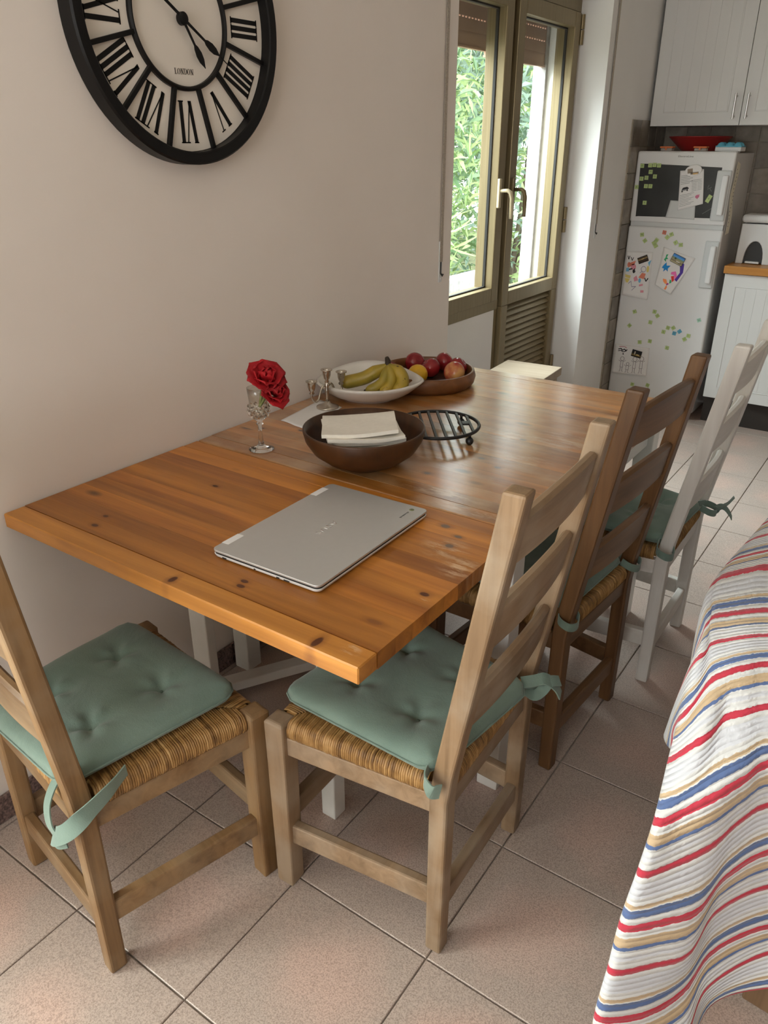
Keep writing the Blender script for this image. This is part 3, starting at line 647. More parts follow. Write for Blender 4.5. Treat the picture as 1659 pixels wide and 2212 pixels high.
# cushions ---------------------------------------------------------------------
def pad_mesh(seed, sag=0.0):
    rr = random.Random(seed); tufts = [(-.075, .075), (.075, .075), (-.07, -.075), (.07, -.075)]
    wr = [(rr.uniform(0, PI), rr.uniform(20, 45), rr.uniform(0, 6)) for _ in range(5)]
    n = 64; V = []; F = []
    def hwid(v): return .195-.022*v              # half width, front (v=-1.. ) wider
    def pt(u, v, top):
        # u,v in -1..1 ; rounded square outline
        su = math.copysign(abs(u)**1.0, u); yy = -v*.182; x = su*(.174-.018*v)
        cu = max(0, abs(u)-.8)/.2; cv = max(0, abs(v)-.8)/.2
        k = 1-.075*(cu*cv)
        x *= k; yy *= k
        e = min(1.0, max(abs(u), abs(v))); hgt = (1-e**8)**.5*.025
        dz = 0
        for tx, ty in tufts:
            r2 = (x-tx)**2+(yy-ty)**2; r = math.sqrt(r2)
            dz += .013*math.exp(-r2/(.014**2))+.009*math.exp(-r2/(.050**2))
            a = math.atan2(yy-ty, x-tx); dz -= .0036*math.cos(a*4+seed*2+tx*40)*math.exp(-((r-.026)/.020)**2)
        w = 0
        for an, fq, ph in wr: w += math.sin((x*math.cos(an)+yy*math.sin(an))*fq+ph)
        dz += .0011*w
        if top: return (x, yy, .023+hgt-dz*(hgt/.025))
        return (x, yy, .023-hgt*.9)
    for top in (1, 0):
        for j in range(n+1):
            for i in range(n+1): V.append(pt(i/n*2-1, j/n*2-1, top))
    N = (n+1)*(n+1)
    for j in range(n):
        for i in range(n):
            a = j*(n+1)+i; F.append((a, a+1, a+n+2, a+n+1)); F.append((N+a, N+a+n+1, N+a+n+2, N+a+1))
    mb = MB(); mb.add(V, F)
    me = mb.mesh('pad'); bm = bmesh.new(); bm.from_mesh(me); bmesh.ops.remove_doubles(bm, verts=bm.verts, dist=.0004); bmesh.ops.recalc_face_normals(bm, faces=bm.faces); bm.to_mesh(me); bm.free()
    me.polygons.foreach_set('use_smooth', [True]*len(me.polygons)); me.materials.append(M['green']); return me
def ribbon(path, width, side, th=.0012):
    mb = MB(); V = []; F = []
    P = [Vector(p) for p in path]; n = len(P)
    for i in range(n):
        t = (P[min(i+1, n-1)]-P[max(i-1, 0)]).normalized(); s = Vector(side[i] if isinstance(side, list) else side); s = (s-t*s.dot(t)).normalized(); nn = t.cross(s)
        for a, b in ((-1, -1), (1, -1), (1, 1), (-1, 1)): V.append(P[i]+s*a*width/2+nn*b*th)
    for i in range(n-1):
        for k in range(4): F.append((i*4+k, i*4+(k+1) % 4, i*4+4+(k+1) % 4, i*4+4+k))
    F += [(3, 2, 1, 0), tuple((n-1)*4+k for k in range(4))]
    return mb.add(V, F)
def smooth_path(pts, n=6):
    P = [Vector(p) for p in pts]; out = []
    for i in range(len(P)-1):
        p0 = P[max(i-1, 0)]; p1 = P[i]; p2 = P[i+1]; p3 = P[min(i+2, len(P)-1)]
        for k in range(n):
            t = k/n; out.append(.5*((2*p1)+(p2-p0)*t+(2*p0-5*p1+4*p2-p3)*t*t+(3*p1-p0-3*p2+p3)*t**3))
    out.append(P[-1]); return out
def cushion(label, loc, rz, seed, ties, tilt=(0, 0)):
    t = thing('seat_cushion', label, 'cushion', loc, rz, 'green seat cushions'); t.rotation_euler = (tilt[0], tilt[1], rz)
    obj('pad', pad_mesh(seed), M['green'], t)
    for x, y in ((-.075, .075), (.075, .075), (-.07, -.075), (.07, -.075)):
        obj('tuft', MB().sphere((x, y, .0255), .004, 8, 5, (1, 1, .5)), M['green_dark'], t, smooth=True)
    # piping along the seam
    n = 64; pth = []
    for k in range(n):
        a = 2*PI*k/n; c_, s_ = math.cos(a), math.sin(a); e = max(abs(c_), abs(s_)); u = c_/e; v = -s_/e
        pth.append((u*(.1745-.018*v)*(1-.075*max(0, abs(u)-.8)/.2*max(0, abs(v)-.8)/.2), -v*.1825*(1-.075*max(0, abs(u)-.8)/.2*max(0, abs(v)-.8)/.2), .023))
    obj('piping', MB().tube(pth, .0022, 5, closed=True), M['green'], t, smooth=True)
    for pts, w, sd in ties: obj('tie', ribbon(smooth_path(pts), w, sd), M['green'], t, smooth=True, auto=50)
CZ0 = .440
def tie_loop(sx): # short ribbon wrapped round the back post
    return [([(sx*.150, -.165, .022), (sx*.196, -.178, .012), (sx*.202, -.206, .004), (sx*.176, -.216, -.002), (sx*.150, -.205, .006), (sx*.146, -.178, .016)], .020, (0, 0, 1))]
def tie_knot(sx, up=False):
    k = 1 if up else -1
    return [([(sx*.192, -.210, .004), (sx*.206, -.220, .010), (sx*.214, -.232, .004), (sx*.218, -.246, -.012), (sx*.224, -.252, -.026)], .020, (1, .5, .7)),
            ([(sx*.192, -.210, .004), (sx*.200, -.222, .012*k), (sx*.196, -.240, .030*k), (sx*.202, -.252, .052*k)], .020, (1, .2, .2)),
            ([(sx*.184, -.212, -.004), (sx*.200, -.214, -.002), (sx*.200, -.216, .012), (sx*.186, -.214, .012)], .012, (0, 1, .3))]
cushion('green tufted cushion on the chair at the near table end', (.364, -.062, CZ0+.004), dg(-5), 1,
        [([(.196, -.085, .016), (.206, -.125, .006), (.204, -.172, -.014), (.190, -.200, -.038), (.168, -.212, -.056), (.148, -.210, -.068)], .032, (0, .55, 1)),
         ([(.122, -.160, .020), (.118, -.178, .004), (.122, -.198, -.024), (.136, -.208, -.050), (.150, -.208, -.066)], .024, (1, 0, .35)),
         ([(.150, -.212, -.070), (.168, -.214, -.074), (.186, -.206, -.066)], .014, (0, .3, 1))]+tie_loop(-1))
cushion('green tufted cushion on the nearest light chair, one corner under the table edge', (.839, .303, CZ0+.004), dg(83), 2, [([(.150, -.160, .030), (.166, -.180, .036), (.178, -.196, .042), (.192, -.212, .026), (.200, -.222, .002)], .026, (1, .6, .5)), ([(.146, -.160, .022), (.160, -.184, .006), (.168, -.198, .020), (.184, -.204, .036), (.206, -.214, .030)], .022, (.3, .8, .6)), ([(.150, -.166, .018), (.172, -.176, .008), (.186, -.186, .022), (.176, -.196, .036)], .018, (0, 0, 1))]+[([(-.150, -.165, .024), (-.168, -.172, .014), (-.174, -.19, .004), (-.16, -.20, .0)], .03, (0, 0, 1))])
cushion('green cushion on the dark brown chair, mostly under the table', (.812, .925, CZ0+.004), dg(85.5), 3, tie_loop(1)+tie_loop(-1))
cushion('green cushion on the white chair with its ties bowed', (.893, 1.385, CZ0+.004), dg(86), 4, tie_loop(1)+tie_knot(1, True)+tie_loop(-1))

# ------------------------------------------------------------------ things on the table
TZ = TH
# laptop
lw, ld = .372, .254
lap = thing('laptop', 'closed silver laptop lying on the near leaf of the table', 'laptop', (.628, .308, TZ), dg(91.5))
# local: +x along hinge axis (world +y), +y toward the hinge (world -x)
def rrect(w, d, r, n=6):
    P = []
    for cx, cy, a0 in ((w/2-r, d/2-r, 0), (-w/2+r, d/2-r, 90), (-w/2+r, -d/2+r, 180), (w/2-r, -d/2+r, 270)):
        for k in range(n+1):
            a = dg(a0+90*k/n); P.append((cx+r*math.cos(a), cy+r*math.sin(a)))
    return P
LP = rrect(lw, ld, .012)
obj('base', MB().prism(LP, lambda a, b: (a*.985, b*.98, .003), lambda a, b: (a, b, .0092)), M['laptop_base'], lap, bevel=.0012)
obj('gap', MB().prism(LP, lambda a, b: (a*.99, b*.987, .0092), lambda a, b: (a*.99, b*.987, .0134)), M['dark'], lap)
obj('lid', MB().prism(LP, lambda a, b: (a, b, .0134), lambda a, b: (a, b, .0178)), M['laptop'], lap, bevel=.001)
for sx in (-1, 1): obj('hinge_cover', MB().b2((sx*.135-.022, ld/2-.016, .0172), (sx*.135+.022, ld/2+.0005, .0181)), M['laptop_base'], lap, bevel=.0004)
for k, (xx, w_) in enumerate(((.095, .009), (.02, .003), (-.035, .006), (-.055, .012))):
    obj('port', MB().b2((-lw/2-.0004, xx-w_/2, .0052), (-lw/2+.002, xx+w_/2, .0078)), M['dark'], lap)
for sx in (-1, 1):
    for sy in (-1, 1): obj('rubber_foot', MB().lathe([(.006, 0), (.006, .0032)], 12, (sx*.16, sy*.10, 0)), M['dark'], lap)
def text_mesh(body, size, ext=.0003, font_sx=1.0):
    cu = bpy.data.curves.new('txt', 'FONT'); cu.body = body; cu.size = size; cu.extrude = ext; cu.align_x = 'CENTER'; cu.align_y = 'CENTER'; cu.resolution_u = 3
    o = bpy.data.objects.new('txt', cu); COL.objects.link(o); dgp = bpy.context.evaluated_depsgraph_get()
    me = bpy.data.meshes.new_from_object(o.evaluated_get(dgp)); bpy.data.objects.remove(o)
    for v in me.vertices: v.co.x *= font_sx
    return me
def text_obj(name, body, size, mat, parent, mtx, sx=1.0, ext=.0003):
    me = text_mesh(body, size, ext, sx); me.materials.clear(); me.materials.append(mat)
    o = bpy.data.objects.new(name, me); COL.objects.link(o); o.parent = parent; o.matrix_local = mtx; return o
# reads with its top away from the hinge: up = -y local, right = -x local
RT = Matrix.Rotation(PI, 4, 'Z')
text_obj('lettering', 'ASUS', .019, M['logo'], lap, Matrix.Translation((0.004, 0, .0180)) @ RT, 1.5)
text_obj('small_lettering', 'chromebook', .0065, M['grey_print'], lap, Matrix.Translation((.137, -.098, .0180)) @ RT, 1.0)
obj('round_logo', MB().lathe([(.0052, .0178), (.0052, .0184)], 20, (.166, -.098, 0)), mat_plain('olive_logo', (.20, .22, .10, 1), .4), lap)
obj('round_logo_core', MB().lathe([(.0018, .0184), (.0018, .0186)], 14, (.166, -.098, 0)), M['grey_print'], lap)
# wooden bowl with napkins
bowl = thing('wooden_bowl', 'dark turned wooden bowl holding white paper napkins', 'bowl', (.462, .664, TZ))
prof = [(.002, .0), (.060, .0), (.064, .003), (.096, .018), (.124, .040), (.141, .067), (.147, .092), (.1458, .0955), (.142, .0955), (.135, .070), (.118, .044), (.092, .024), (.060, .012), (.002, .010)]
obj('shell', MB().lathe(prof, 64, cap=False), M['bowl_wood'], bowl, smooth=True)
for k in range(7):
    mb = MB(); off = (rr.uniform(-.006, .006), rr.uniform(-.006, .006)); a0 = rr.uniform(-.08, .08); s = .178+rr.uniform(-.004, .004); zb = .026+k*.0112; th = .0085
    sag = .020*(1-k/7.0)+.006
    def nap(u, v, top, a0=a0, off=off, s=s, zb=zb, sag=sag, k=k):
        x = (u-.5)*s*.92; y = (v-.5)*s; r2 = (x*x+y*y)/(.08*.08)
        fl = .45+.55*min(1, k/4.0)
        z = zb+sag*.5*r2*.6+(th if top else 0)*(1 if u > .04 else .55)+.0015*math.sin(9*u+k)*math.cos(7*v+k)
        ca, sa = math.cos(a0), math.sin(a0); sh = .72+.28*min(1, zb/.085)
        x *= sh; y *= sh
        return (x*ca-y*sa+off[0], x*sa+y*ca+off[1], z)
    mb.grid(lambda u, v: nap(u, v, 1), 10, 10); mb.grid(lambda u, v: nap(1-u, v, 0), 10, 10)
    n1 = 121; F = []
    ring_t = [i for i in range(11)]+[j*11+10 for j in range(1, 11)]+[110+i for i in range(9, -1, -1)]+[j*11 for j in range(9, 0, -1)]
    def mirror(i): j, ii = divmod(i, 11); return n1+j*11+(10-ii)
    for q in range(len(ring_t)):
        a, b = ring_t[q], ring_t[(q+1) % len(ring_t)]; F.append((a, b, mirror(b), mirror(a)))
    mb.f += F; mb.m += [0]*len(F)
    o = obj('paper_napkin', mb, M['napkin'], None, (.465, .660, TZ), dg(-45), smooth=True, auto=40)
    tag(o, ('%s white folded paper napkin of the stack in the wooden bowl' % ('bottom', 'second lowest', 'third lowest', 'middle', 'third highest', 'second highest', 'topmost')[k]), 'napkin', 'napkins in the wooden bowl')
    if k == 6: o.rotation_euler = (dg(3), dg(-1), dg(-49))
# crystal glass with roses
gl = thing('crystal_glass', 'small cut crystal stem glass holding two red roses', 'glass', (.188, .594, TZ))
gp = [(.0005, .0), (.0315, .0005), (.032, .002), (.012, .008), (.0085, .014), (.0062, .022), (.0045, .045), (.0052, .064), (.0092, .068), (.0065, .073), (.008, .077), (.016, .0835), (.0005, .0855)]
obj('stem_and_foot', MB().lathe(gp, 40, cap=False), M['crystal'], gl, smooth=True)
gp = [(.0165, .084), (.025, .096), (.0265, .108), (.0235, .120), (.0230, .126), (.0245, .140), (.0268, .162), (.0258, .1625), (.0235, .140), (.0220, .124), (.0225, .118), (.0252, .108), (.0235, .097), (.015, .0865)]
obj('cup', MB().lathe(gp, 40, cap=False), M['thin_glass'], gl, smooth=True)
for row, (z, r_, n_) in enumerate(((.092, .0225, 11), (.102, .0262, 12), (.113, .0258, 12))):
    for k in range(n_):
        a = 2*PI*(k+.5*row)/n_; mb = MB()
        c_, s_ = math.cos(a), math.sin(a); u = Vector((-s_, c_, 0)); o_ = Vector((c_, s_, 0)); b_ = o_*r_+Vector((0, 0, z))
        mb.add([b_-u*.0058, b_+Vector((0, 0, .0062)), b_+u*.0058, b_-Vector((0, 0, .0062)), b_+o_*.004], [(0, 4, 1), (1, 4, 2), (2, 4, 3), (3, 4, 0), (0, 1, 2, 3)])
        obj('cut_facet', mb, M['crystal'], gl)
def rose(label, base, head, seed, rad):
    base = Vector(base); head = Vector(head); rr = random.Random(seed)
    t = thing('red_rose', label, 'flower', base, group='red roses in the crystal glass')
    d = head-base; mid = d*.5+Vector((0, 0, .01))
    obj('stem', MB().tube(smooth_path([(0, 0, 0), mid, d]), .0036, 8), M['stem'], t, smooth=True)
    ax = d.normalized(); ax = (ax+Vector((0.55, -.45, .15))).normalized(); u = ax.cross(Vector((0, 0, 1))).normalized(); w = ax.cross(u)
    for ring, (n, r0, op) in enumerate(((3, .05, .10), (3, .12, .35), (4, .2, .75), (5, .25, 1.15))):
        for k in range(n):
            a = 2*PI*(k+ring*.37)/n+rr.uniform(-.25, .25); dr = u*math.cos(a)+w*math.sin(a); tn = -u*math.sin(a)+w*math.cos(a)
            L = rad*(.85+.30*ring/3)*rr.uniform(.92, 1.12); mb = MB(); W_ = rad*(.42+.16*ring)
            def pp(s, q, dr=dr, tn=tn, L=L, op=op, r0=r0, W_=W_):
                q = q*2-1; wd = W_*(math.sin(PI*min(1, .12+.62*s)))*(1 if s < .72 else 1-.80*((s-.72)/.28)**1.3)
                e = op*(.55+.6*s); out = r0*rad+L*s*math.sin(e); hgt = L*s*math.cos(e)
                return d+dr*(out-.30*rad*q*q*(1-.5*op/1.2)*s)+tn*wd*q+ax*(hgt-.35*rad+.08*rad*q*q*s)
            mb.grid(pp, 8, 6); o = obj('petal', mb, M['petal'], t, fix=False, smooth=True)
            o.modifiers.new('solidify', 'SOLIDIFY').thickness = .0010
rose('upper red rose above the crystal glass rim', (.190, .596, TZ+.112), (.209, .607, TZ+.190), 2, .040)
rose('lower red rose drooping beside the crystal glass', (.194, .592, TZ+.114), (.232, .611, TZ+.154), 6, .033)
# paper sheet
sh = MB()
def shf(u, v):
    A, B, C, D = Vector((.077, .792, 0)), Vector((.046, 1.005, 0)), Vector((.145, .985, 0)), Vector((.176, .772, 0))
    p = (A*(1-u)+B*u)*(1-v)+(D*(1-u)+C*u)*v; p.z = TZ+.0012+.004*max(0, .3-u)*math.sin(v*5)**2; return p
sh.grid(shf, 12, 8); o = obj('paper_sheet', sh, M['paper'], smooth=True); o.modifiers.new('solidify', 'SOLIDIFY').thickness = .0008
tag(o, 'white paper sheet lying under the silver candle holder', 'paper')
# candelabra
ca = thing('candelabra', 'small silver three-cup candelabra between the glass and the white dish', 'candle holder', (.112, .958, TZ+.0015), dg(88))
obj('foot', MB().lathe([(.001, 0), (.033, 0), (.033, .004), (.024, .007), (.010, .013), (.007, .02), (.001, .02)], 32, cap=False), M['silver'], ca, smooth=True)
obj('column', MB().lathe([(.006, .018), (.0045, .03), (.006, .045), (.009, .056), (.006, .062), (.010, .068), (.006, .074), (.005, .078)], 20), M['silver'], ca, smooth=True)
def cup(x, z, parent):
    c_ = obj('candle_cup', MB().lathe([(.004, z-.012), (.0075, z-.008), (.005, z-.003), (.0085, z+.002), (.0115, z+.012), (.0118, z+.024), (.0165, z+.026), (.0168, z+.0285), (.0115, z+.0285), (.0092, z+.024), (.0085, z+.006), (.001, z+.004)], 28, (x, 0, 0), cap=False), M['silver'], parent, smooth=True)
cup(0, .086, ca)
for sx in (-1, 1):
    obj('arm', MB().tube(smooth_path([(0, 0, .062), (sx*.016, 0, .070), (sx*.028, 0, .056), (sx*.038, 0, .034), (sx*.054, 0, .030), (sx*.066, 0, .044), (sx*.066, 0, .058)]), .0032, 8), M['silver'], ca, smooth=True)
    cup(sx*.066, .066, ca)
# oval dish with bananas
dish = thing('oval_dish', 'cream oval ceramic dish holding bananas by the wall', 'dish', (.152, 1.103, TZ), dg(25.6))
def dsh(u, v, inner):
    a = 2*PI*u; s = v; L, Wd = .158, .120
    pt = 1+.10*max(0, math.cos(a))**6*s*s
    r = (.42+.58*s**.85)
    x = L*r*math.cos(a)*pt; y = Wd*r*math.sin(a); z = .004+.048*s**1.7+(.032*max(0, math.sin(a))**2*s**3)+.010*max(0, math.cos(a))**4*s**3
    if inner: x *= .965; y *= .955; z += .005
    return (x, y, z)
mb = MB(); mb.grid(lambda u, v: dsh(u, v, 0), 64, 10); mb.grid(lambda u, v: dsh(u, 1-v, 1), 64, 10)
b0 = len(mb.v)//2
mb.add([], []); F = [(10*65+i, 10*65+i+1, b0+i+1, b0+i) for i in range(64)]; mb.f += F; mb.m += [0]*64
mb.f.append(tuple(range(64))[::-1]); mb.m.append(0); mb.f.append(tuple(b0+10*65+i for i in range(64))); mb.m.append(0)
obj('shell', mb, M['ceramic'], dish, smooth=True)
obj('foot_ring', MB().lathe([(.060, 0), (.066, 0), (.064, .010), (.056, .010)], 48, sx=1.15, sy=.78), M['ceramic'], dish, smooth=True)
bun = thing('banana_bunch', 'bunch of ripe bananas in the cream oval dish', 'bananas', (.222, 1.118, TZ+.019))
knot = Vector((-.012, .012, .088))
for pts, r_ in (([knot, (-.045, -.005, .066), (-.075, -.024, .046), (-.108, -.050, .036), (-.130, -.072, .032)], .0205),
                ([knot, (-.004, -.012, .066), (-.004, -.030, .045), (-.018, -.050, .030), (-.040, -.066, .022)], .0155),
                ([knot, (.008, -.004, .070), (.018, -.016, .048), (.016, -.034, .030), (.002, -.052, .022)], .0165),
                ([knot, (.022, .012, .074), (.042, .008, .054), (.046, -.008, .032), (.032, -.030, .022)], .0205)):
    P = smooth_path(pts, 6); n = len(P); rad = []
    for i in range(n):
        t_ = i/(n-1); rad.append(max(.0035, r_*min(1, (.22+t_*3.2)*1.0)*(1 if t_ < .8 else max(.25, 1-((t_-.8)/.2)**2*.8))))
    b = obj('banana', MB().tube(P, rad, 12), M['banana'], bun, smooth=True)
    obj('banana_tip', MB().sphere(P[-1], .0052, 8, 6), M['banana_tip'], b, smooth=True)
obj('stalk', MB().tube([knot+Vector((0, 0, -.006)), knot+Vector((-.004, .004, .010)), knot+Vector((-.012, .010, .018))], [.010, .009, .006], 10), M['banana_tip'], bun, smooth=True)
# round tray with fruit
tray = thing('wooden_fruit_tray', 'round dark-rimmed wooden tray of apples at the far end of the table', 'tray', (.213, 1.345, TZ))
obj('rim', MB().lathe([(.128, .0), (.140, .0), (.154, .014), (.158, .032), (.153, .050), (.148, .052), (.144, .050), (.143, .03), (.138, .014), (.128, .012)], 72, cap=False), M['tray_wood'], tray, smooth=True)
obj('bottom', MB().lathe([(.001, .002), (.139, .002), (.139, .0135), (.001, .0125)], 64), M['tray_dark'], tray, smooth=True, auto=40)
def fruit(name, label, p, r, mat, sc=(1, 1, .92), kind='apple', rot=(0, 0, 0)):
    mb = MB()
    if kind == 'apple':
        pr = []
        for i in range(15):
            a = -PI/2+PI*i/14; q = math.cos(a); z = math.sin(a); dim = .18*math.exp(-(q/.28)**2)
            pr.append((max(.0005, r*q*(1+.06*z)), r*(z*.94-math.copysign(dim, z) if abs(z) > .2 else z*.94)))
        mb.lathe(pr, 24, (0, 0, 0), sc[0], sc[1], cap=False)
    else:
        pr = [(max(.0004, r*math.cos(a)**.9 if math.cos(a) > 1e-6 else .0004), r*1.0*math.sin(a)+(.06*r*math.copysign(1, a) if abs(a) > 1.45 else 0)) for a in [-PI/2+PI*i/14 for i in range(15)]]
        mb.lathe(pr, 24, cap=False)
    o = obj(name, mb, M[mat], None, (p[0], p[1], TZ+.0135+r*.9), smooth=True); o.rotation_euler = rot
    tag(o, label, 'fruit', 'fruit in the round tray')
fruit('red_apple', 'dark red apple nearest the banana stalk in the round tray', (.118, 1.272), .031, 'apple', rot=(.5, .6, 0))
fruit('red_apple', 'red apple by the wall, left rear in the round tray', (.128, 1.405), .0335, 'apple', rot=(.9, .3, 1))
fruit('lemon', 'yellow lemon at the front of the round tray', (.212, 1.292), .0315, 'lemon', kind='lemon', rot=(.3, 1.2, .4))
fruit('red_apple', 'red apple right behind the lemon in the round tray', (.206, 1.380), .0325, 'apple', rot=(.4, -.5, 0))
fruit('red_apple', 'rearmost red apple in the round tray', (.205, 1.470), .0325, 'apple', rot=(.8, .2, 2))
fruit('red_apple', 'small red apple at the right rear of the round tray', (.270, 1.447), .031, 'apple', rot=(-.3, .8, 0))
fruit('blush_apple', 'red and yellow apple at the right of the round tray', (.302, 1.370), .0345, 'blush', rot=(.9, -.7, .3))
# trivet
tv = thing('iron_trivet', 'round black iron trivet with parallel bars beside the wooden bowl', 'trivet', (.500, .938, TZ))
TRr, TZt = .112, .031
obj('ring', MB().tube([(TRr*math.cos(2*PI*k/56), TRr*math.sin(2*PI*k/56), TZt) for k in range(56)], .0046, 8, closed=True), M['iron'], tv, smooth=True)
ba = math.atan2(.823-1.018, .557-.405); bd = Vector((math.cos(ba), math.sin(ba), 0)); bn = Vector((-bd.y, bd.x, 0)); rB = Matrix.Rotation(ba, 3, 'Z')
for k in range(8):
    o_ = -.088+k*.0252; L = math.sqrt(TRr**2-o_**2)
    obj('bar', MB().box(bn*o_+Vector((0, 0, TZt)), (2*L, .0072, .006), rB), M['iron'], tv, bevel=.001)
obj('badge', MB().box(bn*.0757+Vector((0, 0, TZt+.002)), (.024, .018, .005), rB), M['iron'], tv, bevel=.001)
for k in range(4):
    a = ba+PI/4+k*PI/2; p = Vector((TRr*math.cos(a)*.97, TRr*math.sin(a)*.97, 0))
    obj('ball_foot', MB().sphere((p.x, p.y, .0105), .0105, 12, 8).tube([(p.x, p.y, .018), (p.x, p.y, TZt)], .004, 8), M['iron'], tv, smooth=True)

# ------------------------------------------------------------------ wall clock
CY, CZc, CR, CD = .612, 1.687, .287, .042
clk = thing('wall_clock', 'large black-rimmed wall clock with Roman numerals and LONDON on the dial', 'clock', (0, CY, CZc))
# dial plane: local (a,b) -> x out of the wall, y right, z up
def ringx(name, r0, r1, x0, x1, n=96, mat='black'):
    mb = MB(); V = []; F = []; pr = [(r0, x0), (r1, x0), (r1, x1-.004), (r1-.004, x1), (r0+.003, x1), (r0, x1-.003)]
    for i in range(n):
        a = 2*PI*i/n
        for r, x in pr: V.append((x, r*math.sin(a), r*math.cos(a)))
    m_ = len(pr)
    for i in range(n):
        j = (i+1) % n
        for k in range(m_): F.append((i*m_+k, i*m_+(k+1) % m_, j*m_+(k+1) % m_, j*m_+k))
    mb.add(V, F); return obj(name, mb, M[mat], clk, smooth=True, auto=40)
ringx('rim', CR-.027, CR, 0.002, CD); ringx('inner_ring', .128, .1375, .014, .026)
mb = MB(); mb.lathe([(.001, 0), (CR-.028, 0), (CR-.028, .013), (.001, .013)], 96)
mb.v = [(z+.002, x, y) for x, y, z in mb.v]; obj('dial', mb, M['dial'], clk)
DX = .0152
def plate(mb, poly, x0=DX, x1=DX+.0009): mb.prism(poly, lambda a, b: (x0, a, b), lambda a, b: (x1, a, b))
for k in range(12):
    a = dg(30*k+15); d = Vector((math.sin(a), math.cos(a))); s = Vector((d.y, -d.x)); mb = MB()
    P = [d*.133-s*.0048, d*(CR-.026)-s*.0048, d*(CR-.026)+s*.0048, d*.133+s*.0048]
    plate(mb, [tuple(p) for p in P], .014, .024); obj('divider', mb, M['black'], clk, bevel=.001)
# numerals as strokes in a box (0..w, 0..1), thick downstroke / thin upstroke
def glyph(seq):
    st = []; x = 0
    for c in seq:
        if c == 'I': st.append(((x+.07, 0), (x+.07, 1), .128, True)); x += .20
        elif c == 'V': st.append(((x+.05, 1), (x+.225, 0), .125, False)); st.append(((x+.40, 1), (x+.225, 0), .035, False)); st.append(('serif', x+.05, 1)); st.append(('serif', x+.40, 1)); x += .50
        elif c == 'X': st.append(((x+.05, 1), (x+.40, 0), .125, False)); st.append(((x+.40, 1), (x+.05, 0), .035, False)); [st.append(('serif', x+xx, zz)) for xx in (.05, .40) for zz in (0, 1)]; x += .50
    return st, x-.06
NUM = ['XII', 'I', 'II', 'III', 'IIII', 'V', 'VI', 'VII', 'VIII', 'IX', 'X', 'XI']
NR0, NR1 = .152, .246
for k in range(12):
    st, wd = glyph(NUM[k]); H_ = NR1-NR0-.008; a = dg(30*k); up2 = Vector((math.sin(a), math.cos(a))); rt2 = Vector((math.cos(a), -math.sin(a))); mb = MB()
    wf = H_*.86
    def mp(x, z): return tuple(up2*(NR0+.004+z*H_)+rt2*((x-wd/2)*wf))
    for s_ in st:
        if s_[0] == 'serif':
            x, z = s_[1], s_[2]; dz = .03 if z == 0 else -.03
            plate(mb, [mp(x-.085, z), mp(x+.085, z), mp(x+.085, z+dz), mp(x-.085, z+dz)])
        else:
            (xa, za), (xb, zb), t_, ser = s_
            plate(mb, [mp(xa-t_/2, za), mp(xa+t_/2, za), mp(xb+t_/2, zb), mp(xb-t_/2, zb)])
            if ser:
                for z in (0, 1):
                    dz = .03 if z == 0 else -.03
                    plate(mb, [mp(xa-.095, z), mp(xa+.095, z), mp(xa+.095, z+dz), mp(xa-.095, z+dz)])
    obj('numeral', mb, M['black'], clk)
# LONDON in serif strokes
mb = MB(); lh = .0115; cur = 0; items = []
def lq(ps): plate(mb, [(p[0], p[1]) for p in ps], DX, DX+.0005)
zl = -.1045; ya = -.0262
def bar2(x, z, w, h_): lq([(ya+x, zl+z), (ya+x+w, zl+z), (ya+x+w, zl+z+h_), (ya+x, zl+z+h_)])
def arc(x, w, a0, a1, thick, n=18):
    for i in range(n):
        q0 = dg(a0+(a1-a0)*i/n); q1 = dg(a0+(a1-a0)*(i+1)/n)
        P = []
        for q, rr_ in ((q0, 1), (q1, 1), (q1, 0), (q0, 0)):
            tk = thick*(.35+.65*abs(math.cos(q))); rx = w/2-(0 if rr_ else tk); rz_ = lh/2-(0 if rr_ else tk*.6)
            P.append((ya+x+w/2+rx*math.cos(q), zl+lh/2+rz_*math.sin(q)))
        lq(P)
x = 0
for c in 'LONDON':
    if c == 'L': bar2(x+.001, 0, .0014, lh); bar2(x, lh-.0005, .0035, .0005); bar2(x, 0, .0068, .0006); bar2(x+.0062, 0, .0006, .0028); x += .0082
    elif c == 'O': arc(x, .0080, 0, 360, .0016); x += .0094
    elif c == 'N':
        bar2(x+.0012, 0, .0006, lh); bar2(x+.0068, 0, .0006, lh); lq([(ya+x+.0008, zl+lh), (ya+x+.0024, zl+lh), (ya+x+.0074, zl), (ya+x+.0060, zl)])
        bar2(x, 0, .003, .0005); bar2(x+.0056, lh-.0005, .003, .0005); bar2(x, lh-.0005, .002, .0005); x += .0096
    elif c == 'D':
        bar2(x+.001, 0, .0014, lh); bar2(x, 0, .004, .0005); bar2(x, lh-.0005, .004, .0005); arc(x-.0012, .0094, -90, 90, .0016); x += .0092
obj('lettering', mb, M['black'], clk)
def hand(name, ang, L, tail, blade, xx):
    a = dg(ang); d = Vector((math.sin(a), math.cos(a))); s = Vector((d.y, -d.x)); mb = MB()
    prof = [(-tail, .0032), (0, .0032), (blade-.028, .0026), (blade-.022, .006), (blade-.008, .0088), (blade+.006, .0074), (blade+.020, .001), (L, .0008)]
    prof = [p for p in prof]; P = [tuple(d*t_+s*w) for t_, w in prof]+[tuple(d*t_-s*w) for t_, w in reversed(prof)]
    plate(mb, P, xx, xx+.0015); obj(name, mb, M['black'], clk)
hand('minute_hand', 122.5, .150, .075, .096, .030); hand('hour_hand', 149, .105, .0, .083, .0275)
mb = MB(); mb.lathe([(.013, 0), (.013, .010), (.009, .0135), (.001, .014)], 24); mb.v = [(z+.022, x, y) for x, y, z in mb.v]; obj('hub', mb, M['black'], clk, smooth=True, auto=40)

